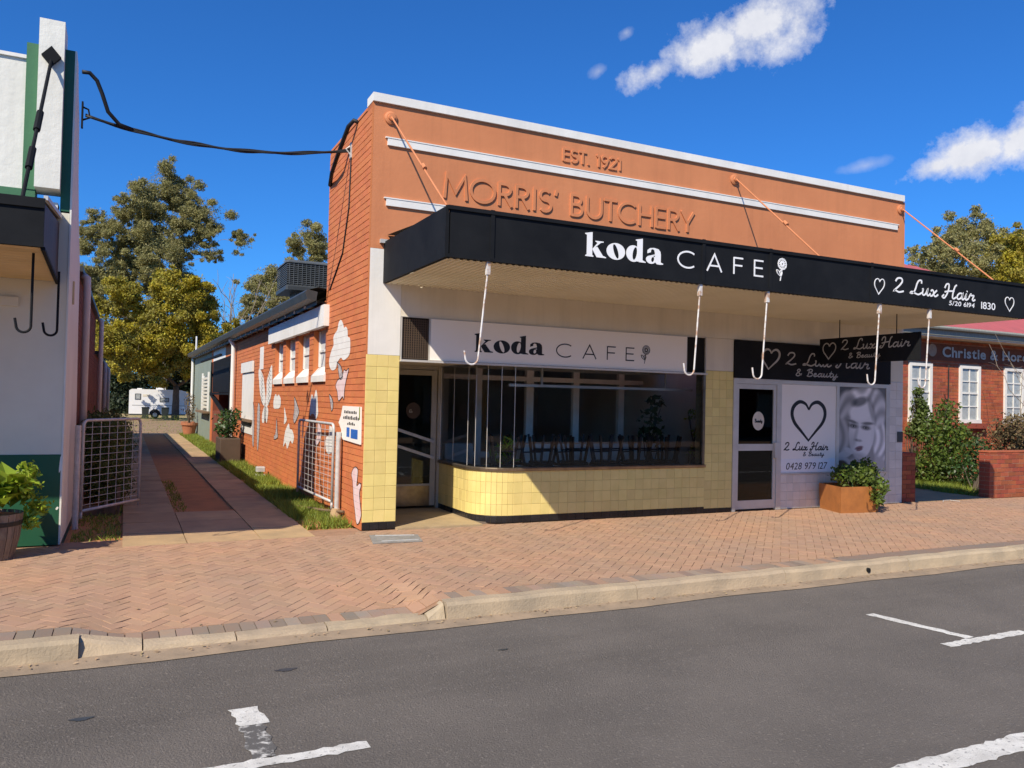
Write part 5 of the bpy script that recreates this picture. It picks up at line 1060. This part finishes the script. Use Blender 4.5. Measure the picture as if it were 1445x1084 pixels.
fl = empty('floodlight', (-.18, 7.3, 0), 'small grey floodlight in the grass at the foot of the orange wall', 'light'); MB().bevbox(-.27, -.09, 7.2, 7.38, .12, .22, .015).build('lamp_head', 'steel', fl); MB().bar((-.18, 7.29, -.03), (-.18, 7.29, .13), .03).build('stake', 'hoop', fl); BOX('concrete_pad', 'white', fl, -.27, -.09, 7.18, 7.40, -.03, .06)
MB().tube([(-.02, .85, .13), (-.2, 1.3, .10), (-.3, 2.0, .05), (-.45, 2.5, .03)], .02, 6).build('dry_branch', 'timber'); tag(bpy.data.objects['dry_branch'], 'bare dry branch lying on the ground under the folded gate', 'branch')

# ================================================================== CARAVAN AND BINS
YC = 70.0; ZC = zyard(YC); cv = empty('caravan', (-.7, YC, ZC), 'white caravan parked on the dirt yard under the yellow tree', 'caravan')
bodyp = [(-3.15, .42), (-3.15, 2.55), (-2.95, 2.68), (1.2, 2.66), (1.75, 2.50), (2.05, 1.75), (2.05, .95), (1.6, .42)]
mb = MB(); mb.prism([bodyp], lambda u, v, d: (u, YC+2.2-d, ZC+v), 2.2); mb.build('body', 'caravan', cv, recalc=True)
BOX('skirt', 'gutterdark', cv, -3.1, 1.6, YC+.02, YC+2.1, ZC+.30, ZC+.418)
for (a, b, c, d) in ((-2.68, -2.18, 1.72, 2.26), (-.60, .18, 1.52, 1.92)):
    w_ = MB().bevbox(a, b, YC-.03, YC-.001, ZC+c, ZC+d, .01).build('window', 'gutterdark', cv); BOX('pane', 'houseglass', w_, a+.06, b-.06, YC-.036, YC-.031, ZC+c+.06, ZC+d-.06)
BOX('roof_hatch', 'caravan', cv, -.9, -.1, YC+.6, YC+1.4, ZC+2.665, ZC+2.84); BOX('roof_hatch', 'caravan', cv, -2.5, -2.1, YC+.6, YC+1.2, ZC+2.66, ZC+2.76); BOX('stripe', 'greyroof', cv, -2.9, 1.6, YC-.006, YC-.001, ZC+1.18, ZC+1.22); BOX('vent_panel', 'cream', cv, -2.05, -1.5, YC-.012, YC-.001, ZC+2.0, ZC+2.2)
mb = MB(); mb.prism([arc(-.98, .40, .47, 0, 180, 14)], lambda u, v, d: (u, YC-.001-d, ZC+v), .01); mb.build('wheel_arch', 'rubber', cv, recalc=True)
wl_ = MB(); wl_.lathe([(.14, -.1), (.33, -.11), (.36, -.06), (.36, .06), (.33, .11), (.14, .1)], (0, 0, 0), 24); wl_.v = [(-.98+a, YC+.02+c, ZC+.36+b) for a, b, c in wl_.v]; wh = wl_.build('wheel', 'rubber', cv, recalc=True)
rm = MB(); rm.lathe([(0, -.112), (.06, -.13), (.1, -.10), (.19, -.125), (.2, -.10), (.2, .05)], (0, 0, 0), 18); rm.v = [(-.98+a, YC+.02+c, ZC+.36+b) for a, b, c in rm.v]; rm.build('rim', 'alu', wh, recalc=True)
MB().bar((1.6, YC+1.1, ZC+.45), (2.9, YC+1.1, ZC+.4), .12).build('drawbar', 'gutterdark', cv)
for _o in cv.children: _o.location.x += .7
def wheelie(x, y, lab):
    z = zyard(y); b = empty('wheelie_bin', (x, y, z), lab, 'bin', 'wheelie bins before the caravan')
    mb = MB(); mb.add([(x+a*.24, y+c*.26, z+.03) for a, c in ((-1,-1),(1,-1),(1,1),(-1,1))]+[(x+a*.30, y+c*.34, z+1.0) for a, c in ((-1,-1),(1,-1),(1,1),(-1,1))], [(0,3,2,1),(0,1,5,4),(1,2,6,5),(2,3,7,6),(3,0,4,7),(4,5,6,7)]); mb.build('body', 'bin', b)
    MB().bevbox(x-.32, x+.32, y-.37, y+.37, z+1.002, z+1.08, .03).build('lid', 'bin', b); MB().tube([(x-.3, y+.27, z+.12), (x+.3, y+.27, z+.12)], .1, 12).build('wheel', 'rubber', b); MB().tube([(x-.25, y+.40, z+.95), (x+.25, y+.40, z+.95)], .02, 6).build('handle', 'bin', b)
wheelie(-1.12, 68.2, 'dark wheelie bin standing left of the caravan wheel'); wheelie(.48, 67.6, 'dark wheelie bin between the caravan wheel and the tree trunk')

# ================================================================== RIGHT: brick office, fence, garden
YO = 4.0
of = empty('brick_office', (18, YO, 0), 'red brick office with white sash windows and red iron roof beyond the salon', 'building')
fwl = BOX('front_wall', 'mortar', of, 12.9, 30, YO+.006, YO+.25, 0, 3.62)
WINS = [(15.49, 16.38), (17.50, 18.37), (19.43, 20.3), (21.4, 22.3)]
bricks(fwl, '-y', YO+.006, 12.9, 24, 0, 3.6, [(a, b, 1.42, 2.96) for a, b in WINS], 290, 'redbrick', 'redbrick_many', lambda u, z: (u-15.8)**2+(z-1.5)**2*1.5, jit=.002)
for (a, b) in WINS:
    w_ = BOX('sash_window', 'houseglass', of, a+.02, b-.02, YO-.004, YO+.004, 1.46, 2.94)
    mb = MB(); mb.box(a, a+.09, YO-.05, YO+.0, 1.43, 2.96); mb.box(b-.10, b, YO-.05, YO, 1.43, 2.96); mb.box(a+.09, b-.1, YO-.05, YO, 2.88, 2.96); mb.box(a-.02, b+.02, YO-.07, YO, 1.40, 1.50); mb.build('frame', 'white', w_)
    mb = MB(); mb.box(a+.09, b-.10, YO-.03, YO-.005, 2.19, 2.24); mb.box((a+b)/2-.018, (a+b)/2+.012, YO-.025, YO-.006, 1.5, 2.88); mb.box(a+.09, b-.1, YO-.026, YO-.0055, 2.52, 2.55); mb.box(a+.09, b-.1, YO-.026, YO-.0055, 1.84, 1.87); mb.build('glazing_bar', 'white', w_)
    mb = MB(); mb.box(a-.12, b+.16, YO-.16, YO-.002, 1.26, 1.395); mb.box(a-.12, b+.16, YO-.10, YO-.002, 1.20, 1.26); mb.build('brick_sill', 'redbrick', w_)
BOX('sign_board', 'mortar_dark', of, 15.3, 24, YO-.012, YO+.004, 3.06, 3.50)
builtin_text('Christie & Hordern', plane_front(16.78, 3.17, YO-.014), .27, of, 'silver', fit=4.5, depth=.02, bold=.03, name='sign_letter')
mb = MB(); mb.lathe([(.0, 0), (.17, 0), (.17, .02), (0, .02)], (0, 0, 0), 14); mb.v = [(16.38+a, YO-.016-c, 3.32+b) for a, b, c in mb.v]; mb.build('sign_emblem', 'mortar', of, recalc=True)
BOX('eave_soffit', 'cream', of, 12.9, 30.5, YO-.5, YO+.005, 3.62, 3.66)
BOX('fascia', 'fadedfascia', of, 12.9, 30.5, YO-.54, YO-.502, 3.66, 3.84); MB().tube([(12.9, YO-.6, 3.85), (30.5, YO-.6, 3.82)], .05, 8).build('gutter', 'fadedfascia', of)
mb = MB(); apex = 5.5
for i in range(70): # corrugated front slope of the hip
    x0 = 12.9+i*.25; z0, z1 = 3.86, 7.0; y0, y1 = YO-.62, 9.6; xl = lambda x: max(x, 12.9)
    def top(x): return min(1, max(0, (30.5-x)/9.2), max(0.0, (27.0-x)/4.5) if False else 1)
    for (a, b, c, d) in ((0, .125, 0, .025), (.125, .25, .025, 0)):
        ta, tb = min(1, (30.5-(x0+a))/7.6), min(1, (30.5-(x0+b))/7.6)
        mb.quad((x0+a, y0, z0+c), (x0+b, y0, z0+d), (x0+b, y0+(y1-y0)*tb, z0+(z1-z0)*tb+d), (x0+a, y0+(y1-y0)*ta, z0+(z1-z0)*ta+c))
mb.build('roof', 'redroof', of); mb = MB(); mb.quad((12.9, YO-.6, 3.85), (12.9, 9.6, 7.0), (12.9, 16, 3.85), (12.9, 16, 3.8)); mb.quad((30.5, YO-.62, 3.86), (30.5, 15.8, 3.86), (22.9, 9.6, 7.0), (22.9, 9.6, 7.0)); mb.build('roof_hip', 'redroof', of)
hk = hook(16.95, YO-.10, 2.95, 2.02, .0, 'hoop', of, .014, .07)
fe = empty('brick_fence', (14, .1, 0), 'low red brick fence along the footpath in front of the office', 'fence')
BOX('core', 'mortar', fe, 12.70, 26, .006, .22, 0, .905)
fc = fe.children[-1]; bricks(fc, '-y', .006, 12.70, 22, .0, .905, [], 200, 'redbrick', 'redbrick_many', lambda u, z: u, jit=.0025)
mb = MB(); z = 0; r = 0
while z < .9: (mb.box(12.694, 12.72, .0, .215, z, z+.076) if r % 2 else (mb.box(12.694, 12.72, .0, .102, z, z+.076), mb.box(12.694, 12.72, .112, .215, z, z+.076))); z += .086; r += 1
mb.build('end_brick', 'redbrick', fe); MB().bevbox(12.68, 26, -.01, .24, .906, .935, .01).build('coping', 'redbrick', fe)
st = empty('brick_stub', (10.36, .1, 0), 'short brick stub wall butted against the grey tiled salon corner', 'wall'); BOX('core', 'mortar_dark', st, 10.165, 10.52, .006, .3, 0, .86); bricks(st, '-y', .006, 10.165, 10.52, 0, .89, [], 60, 'redbrick', 'redbrick_many', lambda u, z: u); BOX('cap', 'redbrick', st, 10.16, 10.53, -.005, .31, .892, .92)
BOX('meter_plate', 'gutterdark', cafe, 10.0, W+.0, -.012, -.0055, 1.12, 1.31)
shrub('garden_shrub', 'tall bushy green shrub in front of the office windows', 'shrub', (14.5, 2.4, 0), [(14.5, 2.3, .45, .55), (14.05, 2.3, .60, .45), (15.0, 2.4, .55, .5), (14.6, 2.3, 1.0, .55), (14.2, 2.3, 1.15, .38), (14.95, 2.4, 1.2, .42), (14.6, 2.4, 1.55, .38), (14.95, 2.5, 1.75, .28), (13.95, 2.2, .35, .35), (15.3, 2.4, 1.0, .4), (15.2, 2.5, .4, .45)], 'shrubleaf', .085, 2600, 31, shell=.35)
shrub('garden_shrub', 'slender upright shrub with reddish tips by the first office window', 'shrub', (14.35, 2.9, 0), [(14.45, 2.9, 1.9, .2), (14.42, 2.9, 2.15, .14), (14.55, 2.9, 1.7, .24), (14.5, 2.9, 1.45, .28), (14.4, 2.9, 1.2, .3)], 'hedgeleaf', .09, 5000, 32, shell=.1)
shrub('garden_hedge', 'twiggy brown and olive hedge behind the low brick fence', 'hedge', (17, 1.3, 0), [(15.1+i*.42+random.uniform(-.1, .1), 1.15+random.uniform(-.2, .3), z+.06*math.sin(i*2.1), .42) for i in range(18) for z in (.6, 1.05, 1.32)], 'hedgebrown', .075, 2300, 33, shell=.3)
shrub('garden_shrub', 'small dark leafed shrub tucked behind the end of the brick fence', 'shrub', (13.7, 1.0, 0), [(14.3, 1.6, .4, .4), (14.8, 1.4, .55, .4), (14.1, 1.2, .25, .25), (14.6, 1.5, .9, .3)], 'midleaf', .08, 2600, 34, shell=.35)
rng = np.random.default_rng(9); mb = MB()
for k in range(26): # bare twigs crossing in front of the eave
    a = Vector((17.6+rng.random()*1.8, 2.0+rng.random()*.8, 1.2)); b = Vector((17.4+rng.random()*3.0, 1.6+rng.random()*1.6, 2.9+rng.random()*.9)); pts = limb(mb, a, b, .012, .004, rng, 4, .12, 7); limb(mb, pts[4], pts[4]+Vector(rng.normal(size=3))*.5, .005, .002, rng, 4, .15, 4); limb(mb, pts[5], pts[5]+Vector((rng.normal()*.7, .1, .1)), .004, .002, rng, 4, .15, 4)
tag(mb.build('bare_shrub', 'palebark'), 'leafless twiggy shrub reaching up in front of the office sign', 'shrub')
bb = MB().tube([(11.0, -.22, .012), (11.1, -.15, .03), (11.3, -.14, .03), (11.45, -.24, .012)], .006, 6).build('loose_strap', 'alu'); tag(bb, 'thin white strap curled on the footpath near the grey tiled corner', 'strap')

# ================================================================== TREES
GUM = [(-1.5, 82.1, 22.7, 1.65), (0.6, 84.7, 24.3, 1.87), (-3.1, 79.9, 20.7, 1.23), (2.6, 84.7, 23.0, 1.33), (4.4, 80.9, 21.3, 1.52), (1.3, 81.5, 19.7, 1.66), (-1.4, 84.0, 19.7, 1.75), (-4.4, 81.5, 18.7, 1.32), (-6.0, 82.3, 17.3, 1.32), (-0.1, 79.2, 16.6, 1.9), (-2.7, 83.5, 16.0, 1.81), (3.2, 82.2, 17.9, 1.23), (-4.9, 81.0, 13.9, 1.74), (-0.5, 83.7, 13.6, 1.83), (2.1, 80.8, 14.8, 1.2), (-6.5, 81.7, 13.2, 1.09), (8.3, 79.8, 18.3, 0.84), (7.8, 81.4, 19.2, 0.62), (5.2, 80.2, 16.9, 0.83), (-3.2, 80.6, 11.1, 1.45), (-6.1, 83.5, 20.1, 0.96), (3.7, 80.7, 19.5, 1.06), (-6, 82, 10.5, 1.6), (1.3, 82, 11.6, 1.5), (-1.5, 82, 10, 1.7), (3.2, 82, 12.6, 1.3), (-3.0, 82, 13.2, 1.5)]
YEL = [(-1.7, 62.6, 6.1, 1.65), (0.5, 62.8, 7.0, 1.67), (2.9, 65.9, 7.5, 1.77), (4.3, 61.6, 6.4, 1.21), (1.7, 64.6, 5.2, 1.6), (-0.7, 65.4, 4.2, 1.59), (-2.4, 62.1, 4.6, 1.28), (-3.8, 61.3, 5.9, 1.37), (5.7, 62.6, 7.1, 0.86), (-4.4, 64.9, 8.5, 1.19), (-1.7, 64.4, 8.8, 1.45), (0.9, 61.9, 9.3, 1.54), (3.3, 63.6, 9.4, 1.23), (-0.1, 65.0, 3.7, 0.9), (-2.6, 63.5, 3.9, 0.85), (2.7, 64.8, 3.9, 0.9), (-3.5, 66.8, 4.0, 0.74), (4.1, 65.1, 5.0, 1.01), (0.1, 63.3, 11.1, 1.08), (2.2, 62.1, 11.1, 0.9), (-3.4, 63.1, 10.2, 1.05)]
GUM2 = [(12.9, 67.5, 17.3, 1.17), (11.9, 68.4, 16.4, 0.97), (14.5, 71.8, 16.4, 1.02), (9.6, 70.5, 12.9, 1.39), (10.5, 67.6, 11.2, 1.49), (8.5, 69.6, 11.2, 1.1), (9.9, 69.9, 9.8, 1.25), (7.4, 68.0, 10.1, 0.87), (12.9, 71.4, 14.0, 1.29), (13.2, 67.7, 13.4, 1.03)]
DARK = [(-5.1, 97.7, 8.9, 3.43), (-4.9, 95.1, 4.6, 3.34), (-1.9, 97.9, 6.5, 3.48), (-3.3, 92.5, 2.1, 2.95), (1.3, 95.6, 4.8, 3.11), (4.4, 94.3, 4.9, 3.11), (0.6, 96.8, 1.3, 2.61), (6.0, 93.0, 2.8, 2.58), (3.9, 97.2, 1.0, 2.22), (-5.5, 95.3, 0.4, 2.5), (-1.7, 97.4, 0.4, 2.08), (8.5, 94.9, 5.1, 2.66)]
RG = [(59.6, 33.8, 16.8, 1.02), (62.0, 33.8, 17.5, 1.15), (61.7, 32.1, 16.3, 1.01), (54.0, 30.7, 14.6, 0.83), (49.8, 29.3, 12.8, 0.84), (56.9, 31.3, 14.5, 1.3), (51.5, 31.5, 13.9, 0.49), (51.4, 29.3, 12.2, 0.85), (56.6, 29.3, 13.3, 0.99), (60.9, 35.0, 14.3, 0.92)]
RY = [(61.1, 30.2, 14.4, 1.15), (61.2, 29.1, 15.3, 0.91), (60.4, 29.2, 12.9, 1.3), (58.0, 29.2, 12.2, 0.89), (68.1, 32.9, 15.0, 1.25), (61.3, 30.8, 11.7, 0.81), (64.3, 31.0, 12.3, 1.07)]
GUM = [(a, b, c, r*1.1) for a, b, c, r in GUM]+[(a+random.uniform(-1.6, 1.6), b+random.uniform(-1, 1), c-random.uniform(.3, 1.8), r*.75) for a, b, c, r in GUM if c > 12 and a < 4.5]; GUM2 = [(a, b, c, r*1.25) for a, b, c, r in GUM2]; RG = [(a, b, c, r*1.2) for a, b, c, r in RG]; RY = [(a, b, c, r*1.25) for a, b, c, r in RY]; YEL = [(a, b, c, r*1.1) for a, b, c, r in YEL]
tree('gum_tree', 'tall spreading gum tree rising behind the yellow tree', (1.0, 82, zyard(82)), GUM, 'gumleaf', 'palebark', .42, 8.5, 41, .24, 1250, droop=.5, shell=.15, aspect=.35)
tree('yellow_tree', 'yellow green leafy tree with dark trunk before the caravan', (1.25, 66.2, zyard(66)), YEL, 'yellowleaf', 'bark', .34, 3.0, 42, .22, 1500, shell=.15, droop=.3)
tree('gum_tree', 'gum tree showing behind the rooftop cooler', (11.2, 70, zyard(70)), GUM2, 'gumleaf', 'palebark', .32, 5.5, 43, .24, 1250, droop=.5, shell=.15, aspect=.35)
for k, (lab, cl, bx) in enumerate((('dense dark tree filling the gap behind the caravan tail', DARK[:4], -4), ('dense dark tree behind the caravan roof hatch', DARK[4:8], 2.5), ('low dark thicket tree behind the caravan wheel', DARK[8:], 3))):
    tree('dark_tree', lab, (bx, 95+k, zyard(95)), cl, 'darkleaf', 'bark', .3, 2.0, 44+k, .42, 320, group='dark trees behind the caravan', shell=.1)
tree('gum_tree', 'grey green gum tree beyond the red roof', (56.5, 32, 0), RG, 'gumleaf', 'palebark', .38, 8.0, 51, .22, 1300, droop=.4, shell=.15, aspect=.4)
tree('yellow_tree', 'olive yellow tree beyond the right end of the long awning', (62, 30.5, 0), RY, 'yellowleaf', 'bark', .32, 7.5, 52, .22, 1500, shell=.15)
rng = np.random.default_rng(77); V = []
for x in list(range(-75, -9, 5))+list(range(14, 60, 5)):
    for j in range(5): V.append(leaf_quads((x+rng.normal()*2, 106+rng.normal()*3, zyard(99)+1.5+j*1.5+rng.random()), 2.6+rng.random()*1.2, 260, .5, rng, .1))
tag(fastmesh('far_woodland', np.concatenate(V), 4, 'darkleaf'), 'far off dark belt of trees closing the view behind the yard', 'woodland', kind='stuff')
rng = np.random.default_rng(61); mb = MB(); base = Vector((6.2, 66, zyard(66)))
tp = limb(mb, base, base+Vector((.5, 0, 6.5)), .16, .1, rng, 6, .03)
for k in range(22): # bare tree
    a = tp[3+k % 4]; b = Vector((6.0+rng.uniform(-2.2, 4.0), 66+rng.uniform(-1.5, 1.5), 8+rng.random()*6.5)); p = limb(mb, a, b, .06, .018, rng, 5, .1, 7)
    for j in range(5): limb(mb, p[2+j], p[2+j]+Vector((rng.normal()*.9, rng.normal()*.6, .4+rng.random()*1.2)), .022, .01, rng, 4, .12, 4)
bt = empty('bare_tree', tuple(base), 'leafless grey tree between the yellow tree and the cooler', 'tree'); mb.build('trunk', 'palebark', bt)

# ================================================================== INSIDE THE CAFE: tables with upturned chairs, plants
def cafe_table(x, y, lab):
    t = empty('cafe_table', (x, y, .012), lab, 'table', 'tables inside the cafe window')
    MB().bevbox(x-.35, x+.35, y-.33, y+.33, .70, .735, .01).build('table_top', 'int_frame', t)
    for a in (-1, 1):
        for b in (-1, 1): MB().bar((x+a*.29, y+b*.27, .012), (x+a*.29, y+b*.27, .70), .04).build('leg', 'darkwood', t)
def make_chair():
    c = empty('cafe_chair', (0, 0, 0), 'dark timber chair turned legs up on a table inside the cafe window', 'chair', 'chairs upturned on the cafe tables')
    MB().bevbox(-.19, .19, -.19, .19, .0, .035, .012).build('seat', 'darkwood', c)
    for a in (-1, 1):
        for b in (-1, 1): MB().bar((a*.14, b*.14, .036), (a*.20, b*.19, .455), .032).build('leg', 'darkwood', c)
    mb = MB(); mb.bar((-.17, .18, .0), (-.16, .24, -.42), .028); mb.bar((.17, .18, .0), (.16, .24, -.42), .028); mb.build('back_post', 'darkwood', c); BOX('backrest', 'darkwood', c, -.17, .17, .205, .235, -.42, -.26)
    MB().bar((-.165, -.16, .2), (.165, -.16, .2), .02).bar((-.165, .165, .24), (.165, .165, .24), .02).build('stretcher', 'darkwood', c); return c
TX = [2.55, 3.45, 4.35, 5.2]
for x in TX: cafe_table(x, .85, 'pale cafe table inside the window carrying an upturned chair')
ch0 = make_chair(); k = 0
for x in TX:
    for dx in (-.28, .0, .29):
        c = ch0 if k == 0 else copy_tree(ch0); c.location = (x+dx, .60+.42*(k % 2), .737); c.rotation_euler = (0, 0, PI+random.uniform(-.4, .4)); k += 1
ip = empty('indoor_plant', (5.55, 1.5, .012), 'leafy potted plant standing inside the cafe window', 'plant'); MB().lathe([(0, 0), (.14, 0), (.18, .4), (.16, .4), (0, .38)], (5.55, 1.5, .012), 16).build('pot', 'paleroll', ip)
shrub('x', None, None, (5.55, 1.5, .4), [(5.5, 1.4, 1.45, .26), (5.62, 1.4, 1.75, .18), (5.42, 1.35, 1.2, .2), (5.72, 1.5, 1.1, .2)], 'midleaf', .13, 900, 71, root=ip, shell=.2)
ip2 = empty('indoor_plant', (5.75, .55, .012), 'trailing pale green plant in the window corner by the yellow pier', 'plant'); MB().lathe([(0, 0), (.1, 0), (.12, .72), (.1, .72), (0, .70)], (5.75, .55, .012), 14).build('pot', 'lattice', ip2)
shrub('x', None, None, (5.75, .55, .7), [(5.75, .55, .95, .12), (5.8, .5, 1.25, .1), (5.72, .55, 1.55, .12)], 'limeleaf', .08, 2500, 72, root=ip2, shell=.2)
ip3 = empty('indoor_plant', (2.3, .8, .012), 'grassy green plant inside the curved corner window', 'plant'); MB().lathe([(0, 0), (.13, 0), (.16, .6), (.14, .6), (0, .58)], (2.3, .62, .012), 14).build('pot', 'paleroll', ip3)
shrub('x', None, None, (2.3, .62, .6), [(2.3, .62, .95, .2), (2.35, .62, 1.1, .14)], 'limeleaf', .14, 1500, 73, root=ip3, shell=.2, aspect=.18)
lr = empty('track_light', (4.0, .6, 1.96), 'pale metal light rail hung across the cafe window', 'light'); MB().bar((2.35, .6, 1.95), (5.75, .6, 1.96), .04).build('rail', 'alu', lr); MB().bar((2.9, .6, 1.93), (2.9, .6, 2.226), .03).bar((5.2, .6, 1.95), (5.2, .6, 2.226), .02).build('hanger', 'alu', lr)

# ================================================================== ACROSS THE ROAD (behind the camera): unseen shop row added to darken what the shop glass mirrors
ro = empty('unseen_shop_row', (2, -26, 0), 'unseen shop row added across the road to darken reflections in the shop glass', 'building')
BOX('wall', 'brickwall', ro, -30, 45, -30, -26, -.2, 4.6); BOX('parapet', 'cream', ro, -30, 45, -26.3, -25.9, 4.601, 5.4); BOX('awning', 'gutterdark', ro, -30, 45, -25.89, -22.6, 2.9, 3.3)
for i in range(15): w_ = BOX('shop_window', 'houseglass', ro, -29+i*5, -26+i*5, -25.995, -25.95, .5, 2.5); BOX('frame', 'alu', w_, -29.1+i*5, -29+i*5, -25.994, -25.9, .4, 2.6)
struct(BOX('far_footpath', 'joint', None, -40, 60, -26, -16.3, -.2, .0))
